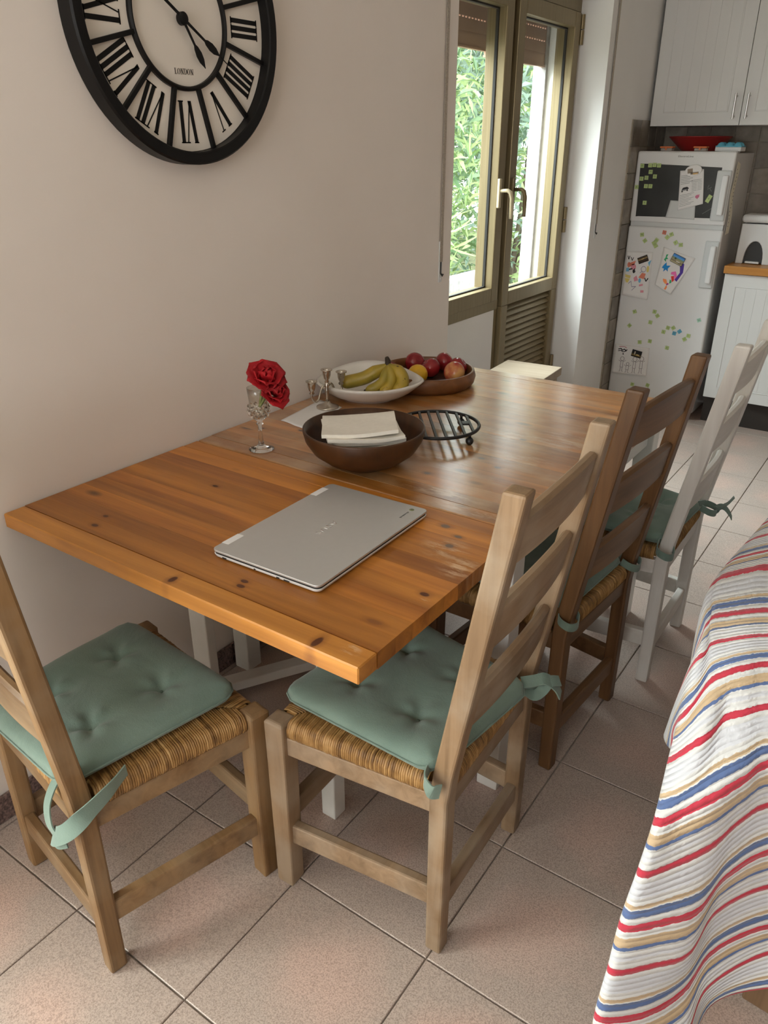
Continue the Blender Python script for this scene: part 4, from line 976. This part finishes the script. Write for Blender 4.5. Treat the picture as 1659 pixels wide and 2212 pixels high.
# ------------------------------------------------------------------ fridge
FX0, FX1, FYf, FH = .014, .512, 3.75, 1.412
fr_ = thing('fridge', 'white two-door fridge freezer covered with magnets and drawings', 'fridge', (FX0, FYf, 0))
FW = FX1-FX0; FDp = BY-.02-FYf
obj('cabinet', MB().b2((.004, .05, .035), (FW-.004, FDp, FH-.008)), M['fridge'], fr_, bevel=.004)
obj('freezer_door', MB().b2((0, 0, 1.062), (FW, .046, FH)), M['fridge'], fr_, bevel=.010, seg=3)
obj('fridge_door', MB().b2((0, 0, .04), (FW, .046, 1.040)), M['fridge'], fr_, bevel=.010, seg=3)
obj('door_seal', MB().b2((.006, .012, 1.038), (FW-.006, .046, 1.064)), M['grey_plastic'], fr_)
obj('top_hinge_cover', MB().b2((FW-.09, .05, FH-.008), (FW-.01, .12, FH+.006)), M['bin'], fr_, bevel=.004)
for x in (.04, FW-.04): obj('foot', MB().lathe([(.016, 0), (.016, .036)], 14, (x, .06, 0)), M['bin'], fr_)
def fridge_handle(z0, z1):
    hnd = obj('handle_plate', MB().b2((FW-.075, -.012, z0), (FW-.004, .004, z1)), M['grey_plastic'], fr_, bevel=.006)
    obj('handle_grip', MB().b2((FW-.042, -.036, z0+.028), (FW-.012, -.010, z1-.022)), M['fridge'], hnd, bevel=.007, seg=3)
fridge_handle(1.085, 1.325); fridge_handle(.745, .985)
text_obj('lettering', 'ElectroLine', .0125, M['grey_print'], fr_, Matrix.Translation((.252, -.0006, 1.388)) @ Matrix.Rotation(PI/2, 4, 'X'), 1.35)
def on_door(name, label, cat, cx, cz, rot=0.0, off=.0, group=None):
    t = thing(name, label, cat, (cx, FYf-off, cz), 0, group); t.rotation_euler = (0, rot, 0); return t
def flat(mb, poly, y0=0.0, y1=-.0008): mb.prism(poly, lambda a, b: (a, y0, b), lambda a, b: (a, y1, b)); return mb
def rectp(x, z, w, h_, rot=0.0):
    c_, s_ = math.cos(rot), math.sin(rot); return [(x+a*c_-b*s_, z+a*s_+b*c_) for a, b in ((-w/2, -h_/2), (w/2, -h_/2), (w/2, h_/2), (-w/2, h_/2))]
def sheet(name, label, cat, poly, mat, off, lift=.01, group=None):
    cx = sum(p[0] for p in poly)/len(poly); cz = sum(p[1] for p in poly)/len(poly)
    t = on_door(name, label, cat, cx, cz, 0, off, group)
    A, B, C, D = [Vector((p[0]-cx, 0, p[1]-cz)) for p in poly]     # tl tr br bl
    def fn(u, v):
        p = (A*(1-u)+B*u)*(1-v)+(D*(1-u)+C*u)*v; e = max(0, v-.35)**2*1.8+(.35*max(0, u-.6)**2 if v > .2 else .6*max(0, u-.75)**2); p.y = -.0006-lift*e; return p
    mb = MB().grid(fn, 14, 14); o = obj('sheet', mb, M[mat], t, smooth=True, fix=False); o.modifiers.new('solidify', 'SOLIDIFY').thickness = .0006
    t['_f'] = 0; del t['_f']
    return t, (lambda x, z: fn_at(A, B, C, D, fn, x, z))
def fn_at(A, B, C, D, fn, u, v):
    p = fn(u, v); return Vector((p.x, p.y-.0011, p.z))
def ink(t, f, name, polys, mat):
    mb = MB()
    for P in polys:
        V = [f(u, v) for u, v in P]; n = len(V); mb.add(V+[v+Vector((0, -.0004, 0)) for v in V], [tuple(range(n)), tuple(range(n, 2*n))]+[(i, (i+1) % n, n+(i+1) % n, n+i) for i in range(n)])
    obj(name, mb, mat, t, fix=False)
def line(u0, v0, u1, v1, w=.012):
    d = Vector((u1-u0, v1-v0)); s = Vector((-d.y, d.x)).normalized()*w/2; return [(u0+s.x, v0+s.y), (u1+s.x, v1+s.y), (u1-s.x, v1-s.y), (u0-s.x, v0-s.y)]
def poly_lines(pts, w=.012, close=False):
    q = list(pts)+([pts[0]] if close else []); return [line(*a, *b, w) for a, b in zip(q, q[1:])]
def circ(u, v, r, n=12, ry=None): return [(u+r*math.cos(2*PI*k/n), v+(ry or r)*math.sin(2*PI*k/n)) for k in range(n)]
COLR = {}
def cm(name, r, g_, b):
    if name not in COLR: COLR[name] = mat_plain('ink_'+name, lin(r, g_, b), .7)
    return COLR[name]
INK = cm('black', 40, 38, 42)
# black sheet
poly = [(.036, 1.352), (.120, 1.350), (.455, 1.338), (.452, 1.20), (.436, 1.096), (.060, 1.090), (.046, 1.088), (.044, 1.16)]
cxb, czb = .245, 1.22
bs = on_door('blackboard_sheet', 'black board sheet stuck on the freezer door', 'board', cxb, czb, 0, .0004)
obj('sheet', flat(MB(), [(a-cxb, b-czb) for a, b in poly], 0, -.0012), M['board'], bs)
ink_chalk = cm('chalk', 120, 122, 120)
mb = MB(); [flat(mb, [(a, b) for a, b in p], -.0012, -.0014) for p in (rectp(.165, .02, .022, .002, .5), rectp(.172, .012, .018, .002, -.9), rectp(.158, .028, .015, .002, 1.2), rectp(.17, -.09, .05, .002, .6), rectp(.185, -.02, .02, .002, 1.0))]
obj('chalk_marks', mb, ink_chalk, bs)
# grey card + printed sheet + oval clip on the freezer door
gc, f = sheet('grey_card', 'grey card tucked under the printed sheet on the freezer door', 'card', [(.222, 1.176), (.352, 1.172), (.360, 1.086), (.208, 1.090)], 'grey_plastic', .0022, .001)
ps, f = sheet('printed_sheet', 'white printed page with a small car picture on the freezer door', 'paper', [(.250, 1.320), (.368, 1.330), (.392, 1.165), (.268, 1.128)], 'paper', .0034, .006)
L_ = []
for k in range(20):
    v = .14+k*.041
    if k < 6: L_ += [line(.06, v, .55-.12*(k % 2), v-.01, .010)]; L_ += [line(.5, v-.02, .92, v-.03, .010)] if k > 3 else []
    elif k < 12: L_ += [line(.52, v-.02, .72, v-.025, .009), line(.75, v-.025, .93, v-.035, .009)]
    else: L_ += [line(.06, v, .62-.1*(k % 3), v-.015, .009)]
ink(ps, f, 'print_lines', L_, cm('grey', 130, 135, 135))
ink(ps, f, 'car_picture', [[(.10, .50), (.16, .44), (.33, .43), (.40, .47), (.40, .49), (.16, .50)], circ(.13, .53, .03, 8), circ(.34, .52, .03, 8)]+poly_lines([(.13, .52), (.36, .51)], .012), INK)
ink(ps, f, 'rose_print', [circ(.76, .75, .085, 9, .05), [(.68, .72), (.86, .70), (.76, .83)]], cm('pink', 205, 120, 150))
cl = on_door('oval_clip_magnet', 'oval picture magnet holding the printed sheet on the freezer door', 'magnet', .318, 1.322, -.15, .0058)
obj('body', flat(MB(), [(.042*math.cos(2*PI*k/28), .027*math.sin(2*PI*k/28)) for k in range(28)], 0, -.006), M['paper'], cl, bevel=.002)
obj('picture', flat(flat(MB(), rectp(-.016, .0, .026, .022), -.006, -.0064), rectp(.006, -.013, .04, .010), -.006, -.0064), cm('taupe', 150, 135, 120), cl)
obj('picture_detail', flat(MB(), rectp(.010, -.016, .024, .006), -.0064, -.0068), cm('amber', 215, 175, 110), cl)
# drawings on the fridge door
d1, f = sheet('child_drawing', 'crowded colourful felt-pen drawing at the left of the fridge door', 'drawing', [(.020, .905), (.168, .910), (.176, .655), (.028, .668)], 'paper', .0006, .012)
ink(d1, f, 'black_marks', poly_lines([(.08, .10), (.12, .18), (.16, .10)], .025)+poly_lines([(.2, .13), (.26, .2), (.3, .13)], .02)+poly_lines([(.1, .42), (.4, .36), (.33, .44), (.42, .44)], .03)+[circ(.36, .43, .05, 10)]+poly_lines([(.8, .55), (.86, .62), (.93, .55)], .03), INK)
ink(d1, f, 'orange_marks', [[(.10, .28), (.4, .2), (.36, .28), (.22, .34)], circ(.15, .30, .06), [(.68, .45), (.82, .46), (.78, .58), (.56, .56)]], cm('orange', 225, 135, 110))
ink(d1, f, 'pink_marks', [circ(.33, .34, .10, 12, .07), [(.38, .58), (.48, .52), (.56, .62), (.42, .66)], line(.62, .73, .76, .70, .04), line(.7, .85, .82, .84, .05)], cm('rose', 225, 150, 165))
ink(d1, f, 'yellow_marks', [[(.04, .52), (.26, .54), (.24, .60), (.06, .59)], [(.04, .61), (.24, .61), (.18, .70), (.10, .70)], circ(.88, .36, .05, 10, .07)], cm('yellow', 222, 205, 120))
ink(d1, f, 'blue_marks', [[(.06, .38), (.16, .36), (.18, .45), (.06, .46)], circ(.62, .62, .05, 10), [(.86, .22), (.98, .16), (.92, .30)]], cm('blue', 115, 180, 215))
ink(d1, f, 'grey_marks', poly_lines([(.2, .72), (.3, .66), (.34, .78), (.5, .76), (.36, .86)], .015)+poly_lines(circ(.72, .37, .09, 12, .06), .014, True)+poly_lines([(.6, .46), (.66, .42), (.62, .36)], .015), cm('lilac', 150, 145, 170))
d2, f = sheet('child_drawing', 'drawing of a rainbow-tailed mermaid with a blue star on the fridge door', 'drawing', [(.222, .940), (.398, .892), (.300, .700), (.208, .742)], 'paper', .0006, .022)
ink(d2, f, 'violet_arc', [[(.55, .18), (.80, .22), (.92, .42), (.90, .68), (.78, .66), (.82, .45), (.72, .32)]], cm('violet', 85, 60, 165))
ink(d2, f, 'blue_star', [[(.16, .42), (.22, .34), (.26, .42), (.40, .38), (.34, .48), (.38, .55), (.28, .52), (.20, .60), (.20, .52), (.10, .52)]], cm('azure', 20, 140, 215))
ink(d2, f, 'pink_arc', [[(.52, .52), (.66, .46), (.80, .56), (.78, .66), (.66, .56), (.54, .58)]], cm('hotpink', 245, 120, 190))
ink(d2, f, 'red_arc', [[(.58, .62), (.68, .58), (.78, .68), (.74, .74), (.66, .68)]], cm('red', 235, 60, 55))
ink(d2, f, 'green_arc', [[(.60, .70), (.68, .71), (.73, .76), (.66, .80)], [(.14, .16), (.20, .13), (.18, .22), (.24, .24), (.17, .28), (.20, .34), (.10, .30), (.14, .24)]], cm('green', 50, 165, 110))
ink(d2, f, 'orange_fin', [[(.30, .76), (.46, .74), (.60, .83), (.48, .85), (.36, .82)], [(.58, .86), (.66, .90), (.66, .97), (.56, .98)]], cm('fin', 250, 150, 90))
ink(d2, f, 'purple_tail', [[(.58, .80), (.66, .81), (.60, .87), (.54, .85)]], cm('tail', 175, 65, 150))
d3, f = sheet('child_drawing', 'pencil drawing of four stick figures low on the fridge door', 'drawing', [(.022, .386), (.226, .386), (.232, .226), (.024, .216)], 'paper', .0006, .014)
fig = []
for (cx_, top, hh, rr0) in ((.27, .42, .50, .055), (.44, .60, .34, .04), (.63, .38, .55, .06), (.82, .34, .58, .06)):
    fig += poly_lines(circ(cx_, top+rr0*1.2, rr0, 12, rr0*1.35), .012, True)
    b0_ = top+rr0*2.6; b1_ = top+hh*.72
    fig += poly_lines([(cx_-.03, b0_), (cx_-.04, b1_), (cx_+.04, b1_), (cx_+.03, b0_)], .010, True)+poly_lines([(cx_-.03, b0_+.03), (cx_-.10, b0_-.02)], .010)+poly_lines([(cx_+.03, b0_+.03), (cx_+.10, b0_-.03)], .010)
    fig += poly_lines([(cx_-.025, b1_), (cx_-.03, top+hh), (cx_-.06, top+hh)], .010)+poly_lines([(cx_+.025, b1_), (cx_+.03, top+hh), (cx_+.06, top+hh)], .010)
ink(d3, f, 'pencil_figures', fig, cm('pencil', 120, 112, 120))
ink(d3, f, 'scribble', poly_lines([(.12, .17), (.2, .13), (.24, .2), (.30, .14), (.34, .2), (.38, .15)], .03)+poly_lines([(.12, .23), (.2, .2), (.26, .25), (.36, .2)], .025)+[line(.27, .29, .28, .34, .03)], INK)
ink(d3, f, 'red_scribble', poly_lines([(.14, .08), (.3, .06), (.36, .1)], .02), cm('brick', 190, 110, 125))
def photo(label, cx, cz, w, h_, rot, bands, details, off):
    t = on_door('picture_magnet', label, 'magnet', cx, cz, -rot, off)
    obj('backing', flat(MB(), rectp(0, 0, w, h_), 0, -.003), INK, t)
    n = len(bands)
    for i, c_ in enumerate(bands):
        obj('picture_band', flat(MB(), rectp(0, h_/2-h_*.04-(i+.5)*h_*.92/n, w*.95, h_*.92/n), -.003, -.0033), cm('b%d_%d_%d' % c_, *c_), t)
    for (x, z, a, b, c_) in details: obj('picture_detail', flat(MB(), rectp(x*w, z*h_, a*w, b*h_), -.0033, -.0036), cm('b%d_%d_%d' % c_, *c_), t)
photo('dark sunset picture magnet on the crowded drawing', .120, .868, .056, .034, .42, [(52, 44, 30), (92, 78, 55), (150, 125, 80), (40, 30, 20), (70, 50, 30), (25, 18, 12)], [(.0, .08, .25, .12, (205, 180, 120))], .0036)
photo('blue-sky town picture magnet on the mermaid drawing', .308, .880, .070, .046, -.38, [(70, 140, 215), (95, 160, 225), (130, 150, 120), (165, 155, 120), (140, 130, 105), (175, 165, 130)], [(-.2, .05, .14, .2, (60, 90, 70)), (.1, -.2, .3, .1, (215, 210, 195)), (.25, -.32, .2, .1, (120, 110, 90))], .0048)
photo('night picture magnet of a lit building on the stick figure drawing', .158, .345, .058, .040, -.15, [(18, 20, 26), (20, 22, 28), (24, 24, 26), (70, 58, 36), (135, 110, 65), (40, 32, 20)], [(-.18, .08, .12, .45, (190, 185, 165)), (.15, -.12, .3, .16, (205, 180, 120))], .004)
# letter magnets
LET = 'ALCOMEGBASTRNODUVIPFHKEOLMASRTINCUDGBPOEA'
mags = [(0.047, 1.341), (0.089, 1.344), (0.112, 1.346), (0.136, 1.344), (0.096, 1.312), (0.052, 1.278), (0.078, 1.283), (0.122, 1.290), (0.032, 1.236), (0.081, 1.242), (0.105, 1.242), (0.086, 1.159), (0.095, 0.996), (0.115, 0.966), (0.178, 0.972), (0.172, .950), (0.214, 1.014), (0.233, 0.990), (0.253, 1.006), (0.282, 0.966), (0.310, 0.956), (0.112, 0.581), (0.224, 0.593), (0.243, 0.572), (0.209, 0.532), (0.093, 0.5), (0.311, 0.513), (0.290, 0.488), (0.340, 0.516), (0.350, 0.487), (0.377, 0.501), (0.470, 0.574), (0.428, 0.483), (0.410, 0.462), (0.165, 0.413), (0.222, 0.426), (0.323, 0.402), (0.157, 0.162), (0.246, 0.171), (0.465, 0.171), (0.415, 1.190)]
ORD = ['leftmost', 'second', 'third', 'fourth', 'fifth', 'sixth', 'seventh', 'eighth', 'ninth', 'tenth', 'eleventh', 'twelfth', 'thirteenth', 'fourteenth']
CLUS = [('top row on the black sheet', range(0, 4)), ('black sheet\'s left middle', range(4, 11)), ('bottom left of the black sheet', [11]), ('row above the drawings', [12, 13, 14, 15, 17, 18, 19, 20]),
        ('scatter below the drawings', [21, 22, 23, 24, 25, 26, 27, 28, 32, 33]), ('row over the stick figure drawing', [34, 35, 36]), ('lowest row on the fridge door', [37, 38, 39])]
MLAB = {}
for where, ids in CLUS:
    for q, k in enumerate(sorted(ids, key=lambda k: mags[k][0])):
        MLAB[k] = ('single green letter magnet at the ' + where) if len(ids) == 1 else ('%s green letter magnet%s in the %s' % (ORD[q], '' if q == 0 else ' from the left', where))
for k, (x, z) in enumerate(mags):
    board = z > 1.1; mat = 'mag_green'
    if k == 16: mat = 'mag_red'
    if k in (29, 30): mat = 'mag_blue'
    if k == 31: mat = 'mag_mint'
    if board: lab, grp = ('small green letter magnet on the black sheet', 'letter magnets on the black sheet')
    else: lab, grp = ('small green letter magnet scattered on the white fridge door', 'letter magnets on the fridge door')
    lab = MLAB.get(k, lab)
    if k == 16: lab = 'small red letter magnet near the top of the fridge door'
    if k in (29, 30): lab = '%s of the two blue letter magnets in the middle of the fridge door' % ('left one' if k == 29 else 'right one')
    if k == 31: lab = 'pale mint letter magnet by the right edge of the fridge door'
    t = on_door('letter_magnet', lab, 'magnet', x, z, 0 if board else R.uniform(-.8, .8), .0018 if board else .0, grp)
    if k == 40: t.rotation_euler = (0, .45, 0); t['label'] = 'green letter magnet pair right of the printed sheet'
    s = .020; obj('square', flat(MB(), rectp(0, 0, s, s if k not in (15, 40) else s*1.9), 0, -.003), M[mat], t)
    text_obj('letter', LET[k], .014, M['mag_ink'], t, Matrix.Translation((0, -.0031, 0)) @ Matrix.Rotation(PI/2, 4, 'X'))
# measuring tape at the right side
mt = thing('measuring_tape', 'beige measuring tape hanging at the right side of the fridge', 'tape', (FX1+.004, FYf+.03, 1.36))
obj('band', ribbon(smooth_path([(0.003, 0.03, 0), (.008, 0, -.06), (.004, -.01, -.16), (.012, .0, -.25), (.006, .02, -.34)]), .03, (.25, 1, 0), .0008), M['tape'], mt, smooth=True, auto=60)
mb = MB()
for k in range(16): mb.box((.0095 if 0 else .010, -.012+.008*math.sin(k), -.03-k*.018), (.0006, .010, .004))
obj('tape_marks', mb, M['dark'], mt)
# things on the fridge
rb = thing('red_bowl', 'wide red plastic bowl on top of the fridge', 'bowl', (.262, 3.99, FH))
obj('shell', MB().lathe([(.001, 0), (.085, 0), (.092, .004), (.130, .040), (.158, .066), (.162, .068), (.158, .071), (.126, .046), (.086, .008), (.001, .005)], 56, cap=False), M['red_plastic'], rb, smooth=True)
for x, lab in ((.150, 'orange-lidded jar at the left on top of the fridge'), (.322, 'orange-lidded jar in the middle on top of the fridge')):
    j = thing('storage_jar', lab, 'jar', (x, 3.805, FH), group='orange-lidded jars on the fridge')
    obj('body', MB().b2((-.030, -.022, 0), (.030, .022, .014)), M['jar'], j, bevel=.004)
    obj('lid', MB().b2((-.034, -.026, .014), (.034, .026, .023)), M['orange'], j, bevel=.004)
    obj('clasp', MB().b2((-.004, -.029, .006), (.004, -.026, .020)), M['orange'], j)
eb = thing('egg_box', 'blue translucent egg box at the right on top of the fridge', 'box', (.455, 3.85, FH), dg(-3))
obj('tray', MB().b2((-.064, -.042, 0), (.064, .042, .020)), M['bin'], eb, bevel=.003)
for i in range(3):
    for j_ in range(2): obj('egg_dome', MB().sphere((-.041+i*.041, -.020+j_*.040, .021), .021, 14, 8, (1, 1, 1.05)), M['blue_plastic'], eb, smooth=True)
obj('lid_edge', MB().b2((-.064, -.042, .020), (.064, .042, .026)), M['blue_plastic'], eb, bevel=.002)

# ------------------------------------------------------------------ kitchen units
def panel_door(parent, w, h_, grooves=4, handle=None):
    """door front in local xz, y=0 at the front face"""
    d = obj('door', MB().b2((.0015, 0, .0015), (w-.0015, .018, h_-.0015)), M['cab'], parent, bevel=.002)
    fb = .062
    mb = MB(); q = .004
    for a in ((fb, fb, w-fb, fb+q), (fb, h_-fb-q, w-fb, h_-fb), (fb, fb, fb+q, h_-fb), (w-fb-q, fb, w-fb, h_-fb)): mb.b2((a[0], -.0025, a[1]), (a[2], .001, a[3]))
    obj('moulding', mb, M['cab'], d, bevel=.0012)
    n = max(3, round((w-2*fb)/.055)); pw = (w-2*fb-2*q-.006)/n
    for k in range(n): obj('panel_board', MB().b2((fb+q+.003+k*pw+.0004, -.0012, fb+q+.004), (fb+q+.003+(k+1)*pw-.0004, .002, h_-fb-q-.004)), M['cab'], d, bevel=.0008)
    if handle:
        hx, hz0, hz1 = handle; mb = MB()
        mb.tube([(hx, -.030, hz0), (hx, -.030, hz1)], .0055, 10); mb.tube([(hx, -.030, hz0+.012), (hx, .002, hz0+.012)], .0045, 8); mb.tube([(hx, -.030, hz1-.012), (hx, .002, hz1-.012)], .0045, 8)
        obj('handle', mb, M['steel'], d, smooth=True, auto=40)
UY, UZ = 3.87, 1.53
wc = thing('wall_cabinet', 'white panelled double wall cabinet above the fridge', 'cabinet', (.018, UY, UZ))
obj('carcass', MB().b2((0, .019, .002), (.905, BY-UY-.014, .90)), M['cab'], wc)
for k, (x0_, hx) in enumerate(((.0, .452-.030), (.4525, .030))):
    e = bpy.data.objects.new('door_leaf', None)
    t0 = len(bpy.data.objects)
    h0 = (hx, .03, .145)
    before = set(bpy.data.objects)
    panel_door(wc, .4525, .90, handle=h0)
    bpy.data.objects.remove(e)
    for o in set(bpy.data.objects)-before if False else [q for q in bpy.data.objects if q not in before and q.parent is wc]: o.location.x += x0_
CBX = .555
bc = thing('base_cabinet', 'white panelled kitchen base cabinet right of the fridge', 'cabinet', (CBX, 3.77, 0))
obj('carcass', MB().b2((0, .019, .15), (.60, BY-.014-3.77, .828)), M['cab'], bc)
obj('plinth', MB().b2((0, .05, 0), (.60, .07, .15)), M['plinth'], bc)
panel_door(bc, .60, .675); [setattr(o, 'location', (0, 0, .152)) for o in bc.children if o.name.startswith('door')]
bc2 = copy_tree(bc); bc2.location.x = CBX+.602; bc2['label'] = 'second white kitchen base cabinet farther right of the fridge'
wk = obj('worktop', MB().b2((CBX-.005, 3.75, .829), (1.80, BY-.014, .868)), M['worktop'], bevel=.003); tag(wk, 'orange-brown wooden kitchen worktop on the white base cabinets', 'worktop')
# white bin with arched opening on the worktop
bn = thing('plastic_bin', 'white plastic bin with an arched foot on the worktop', 'bin', (.655, 3.95, .868))
n = 14; prof = [(-.085, 0), (-.048, 0)]+[(-.048*math.cos(PI*k/n), .115*math.sin(PI*k/n)**.8 if 0 < k < n else 0) for k in range(1, n)]+[(.048, 0), (.085, 0), (.082, .20), (-.082, .20)]
obj('body', MB().prism(prof, lambda a, b: (a, -.065, b), lambda a, b: (a, .065, b)), M['bin'], bn, bevel=.004)
obj('inner_bucket', MB().b2((-.07, -.05, .004), (.07, .06, .15)), M['dark'], bn)
obj('lid', MB().b2((-.088, -.070, .205), (.088, .070, .245)), M['bin'], bn, bevel=.016, seg=4)
obj('pedal', MB().b2((-.035, -.075, .004), (.035, -.05, .014)), M['bin'], bn, bevel=.003)

# stool behind the table
st = thing('wooden_stool', 'pale wooden stool top just past the far table end below the door', 'stool', (.145, 2.25, 0), dg(4))
obj('seat', MB().b2((-.125, -.11, .545), (.125, .11, .58)), M['stool'], st, bevel=.003)
for sx in (-1, 1):
    for sy in (-1, 1): obj('leg', MB().b2((sx*.095-.017, sy*.08-.017, 0), (sx*.095+.017, sy*.08+.017, .545)), M['stool'], st, bevel=.003)
for sx in (-1, 1): obj('rung', MB().b2((sx*.095-.009, -.08, .2), (sx*.095+.009, .08, .23)), M['stool'], st)
# small black ring on the table side
hk = thing('black_hook', 'small black ring hook hanging at the table edge behind the brown chair', 'hook', (TW+.001, 1.105, .676))
obj('ring', MB().tube([(.003, .014*math.cos(2*PI*k/24), .017*math.sin(2*PI*k/24)) for k in range(24)], .0032, 8, closed=True), M['iron'], hk, smooth=True)
obj('clip', MB().b2((-.004, -.006, .015), (.006, .006, .040)), M['iron'], hk, bevel=.001)

# ------------------------------------------------------------------ sofa and quilt
sf = thing('sofa', 'brown sofa hidden under the striped quilt', 'sofa', (1.395, .37, 0), dg(-5))
obj('base', MB().b2((.0, .0, .13), (.86, 1.85, .30)), M['sofa'], sf, bevel=.02)
obj('backrest', MB().b2((.0, .0, .30), (.15, 1.85, .735)), M['sofa'], sf, bevel=.05, seg=4)
for y0_, y1_ in ((.0, .14), (1.71, 1.85)): obj('arm', MB().b2((.15, y0_, .30), (.86, y1_, .55)), M['sofa'], sf, bevel=.04, seg=4)
for k in range(2): obj('seat_cushion', MB().b2((.16, .15+k*.78, .30), (.88, .92+k*.78, .44)), M['sofa'], sf, bevel=.03, seg=3)
for x in (.16, .82):
    for y_ in (.06, 1.79): obj('leg', MB().b2((x-.03, y_-.03, 0), (x+.03, y_+.03, .13)), M['sofa_leg'], sf, bevel=.004)
QR = [
 (-7.2, [(1.428, 2.02, .765), (1.446, 2.02, .785), (1.475, 2.03, .797), (1.51, 2.04, .803), (1.55, 2.05, .803)]),
 (-3.9, [(1.380, 1.30, .765), (1.395, 1.31, .785), (1.42, 1.325, .795), (1.45, 1.34, .803), (1.485, 1.36, .803)]),
 (-1.6, [(1.342, .80, .768), (1.354, .82, .782), (1.376, .835, .792), (1.40, .85, .80), (1.43, .87, .803)]),
 (0.0, [(1.319, 0.479, 0.77), (1.326, 0.505, 0.782), (1.343, 0.519, 0.79), (1.364, 0.534, 0.797), (1.385, 0.553, 0.8)]),
 (.54, [(1.343, 0.348, 0.765), (1.344, 0.376, 0.777), (1.364, 0.384, 0.787), (1.387, 0.394, 0.795), (1.412, 0.407, 0.8)]),
 (1.0, [(1.35, 0.283, 0.755), (1.358, 0.311, 0.77), (1.379, 0.323, 0.78), (1.401, 0.33, 0.79), (1.426, 0.343, 0.795)]),
 (1.54, [(1.357, 0.225, 0.7), (1.375, 0.257, 0.745), (1.394, 0.269, 0.765), (1.414, 0.282, 0.775), (1.437, 0.298, 0.78)]),
 (2.0, [(1.358, 0.196, 0.64), (1.386, 0.196, 0.69), (1.403, 0.229, 0.715), (1.426, 0.241, 0.73), (1.452, 0.26, 0.74)]),
 (2.54, [(1.365, 0.135, 0.58), (1.387, 0.149, 0.6), (1.42, 0.168, 0.635), (1.446, 0.194, 0.66), (1.471, 0.223, 0.68)]),
 (3.0, [(1.362, 0.111, 0.5), (1.391, 0.136, 0.515), (1.429, 0.17, 0.545), (1.453, 0.206, 0.575), (1.484, 0.238, 0.6)]),
 (3.54, [(1.355, 0.093, 0.4), (1.398, 0.123, 0.415), (1.434, 0.157, 0.43), (1.455, 0.201, 0.47), (1.5, 0.246, 0.51)]),
 (4.0, [(1.356, 0.068, 0.33), (1.4, 0.109, 0.335), (1.437, 0.148, 0.345), (1.455, 0.205, 0.39), (1.513, 0.262, 0.43)]),
 (4.54, [(1.355, 0.044, 0.25), (1.405, 0.089, 0.25), (1.442, 0.15, 0.26), (1.465, 0.211, 0.3), (1.529, 0.264, 0.35)]),
 (5.0, [(1.36, 0.025, 0.19), (1.414, 0.07, 0.18), (1.46, 0.125, 0.19), (1.471, 0.19, 0.24), (1.539, 0.259, 0.3)]),
 (5.56, [(1.364, 0.004, 0.13), (1.422, 0.051, 0.12), (1.467, 0.115, 0.12), (1.483, 0.201, 0.19), (1.554, 0.244, 0.24)])]
rows = []
for k, (v, pts) in enumerate(QR):
    P = [Vector(p) for p in pts]
    if k <= 3: left = [P[0]+Vector((.004, .01, -.30)), P[0]+Vector((.002, .005, -.18)), P[0]+Vector((-.001, .0, -.06))]
    elif k == 4: left = [P[0]+Vector((-.024, .13, -.28)), P[0]+Vector((-.016, .08, -.17)), P[0]+Vector((-.008, .02, -.06))]
    elif k == 5: left = [P[0]+Vector((-.046, .14, -.26)), P[0]+Vector((-.030, .09, -.15)), P[0]+Vector((-.012, .03, -.05))]
    elif k == 6: left = [P[0]+Vector((-.035, .17, -.205)), P[0]+Vector((-.026, .11, -.12)), P[0]+Vector((-.010, .04, -.04))]
    elif k == 7: left = [P[0]+Vector((-.005, .20, -.14)), P[0]+Vector((-.008, .12, -.07)), P[0]+Vector((-.004, .04, -.02))]
    else: left = [P[0]+Vector((.04, .14, -.02)), P[0]+Vector((.014, .08, -.01)), P[0]+Vector((.0, .03, -.004))]
    if k <= 3: right = [P[4]+Vector((.06, .03, -.006)), P[4]+Vector((.12, .06, -.05)), P[4]+Vector((.16, .07, -.20))]
    else: right = [P[4]+Vector((.07, .03, .01)), P[4]+Vector((.15, .05, .0)), P[4]+Vector((.24, .07, -.02))]
    rows.append((v, left+P+right))
NU, NV = 10, 8
def cr1(p0, p1, p2, p3, t): return .5*((2*p1)+(p2-p0)*t+(2*p0-5*p1+4*p2-p3)*t*t+(3*p1-p0-3*p2+p3)*t**3)
def row_curve(P):
    out = []
    for i in range(len(P)-1):
        for k in range(NU): out.append(cr1(P[max(i-1, 0)], P[i], P[i+1], P[min(i+2, len(P)-1)], k/NU))
    out.append(P[-1]); return out
RC = [(v, row_curve(P)) for v, P in rows]; nc = len(RC[0][1])
V = []; VV = []
for i in range(len(RC)-1):
    for k in range(NV if i < len(RC)-2 else NV+1):
        t = k/NV; a, b, c, d = RC[max(i-1, 0)][1], RC[i][1], RC[i+1][1], RC[min(i+2, len(RC)-1)][1]
        for q in range(nc): V.append(cr1(a[q], b[q], c[q], d[q], t))
        VV.append(RC[i][0]*(1-t)+RC[i+1][0]*t)
F = [(j*nc+q, j*nc+q+1, (j+1)*nc+q+1, (j+1)*nc+q) for j in range(len(VV)-1) for q in range(nc-1)]
mb = MB(); mb.add(V, F); me = mb.mesh('quilt'); uvl = me.uv_layers.new(name='UVMap')
for p in me.polygons:
    for li in p.loop_indices:
        vi = me.loops[li].vertex_index; uvl.data[li].uv = ((vi % nc)/nc, VV[vi//nc]+20)
me.materials.append(M['quilt']); me.polygons.foreach_set('use_smooth', [True]*len(me.polygons))
ql = bpy.data.objects.new('striped_quilt', me); COL.objects.link(ql)
s_ = ql.modifiers.new('solidify', 'SOLIDIFY'); s_.thickness = .006; s_.offset = -1
tag(ql, 'white quilt with red, blue and tan stripes draped over the sofa back', 'quilt')
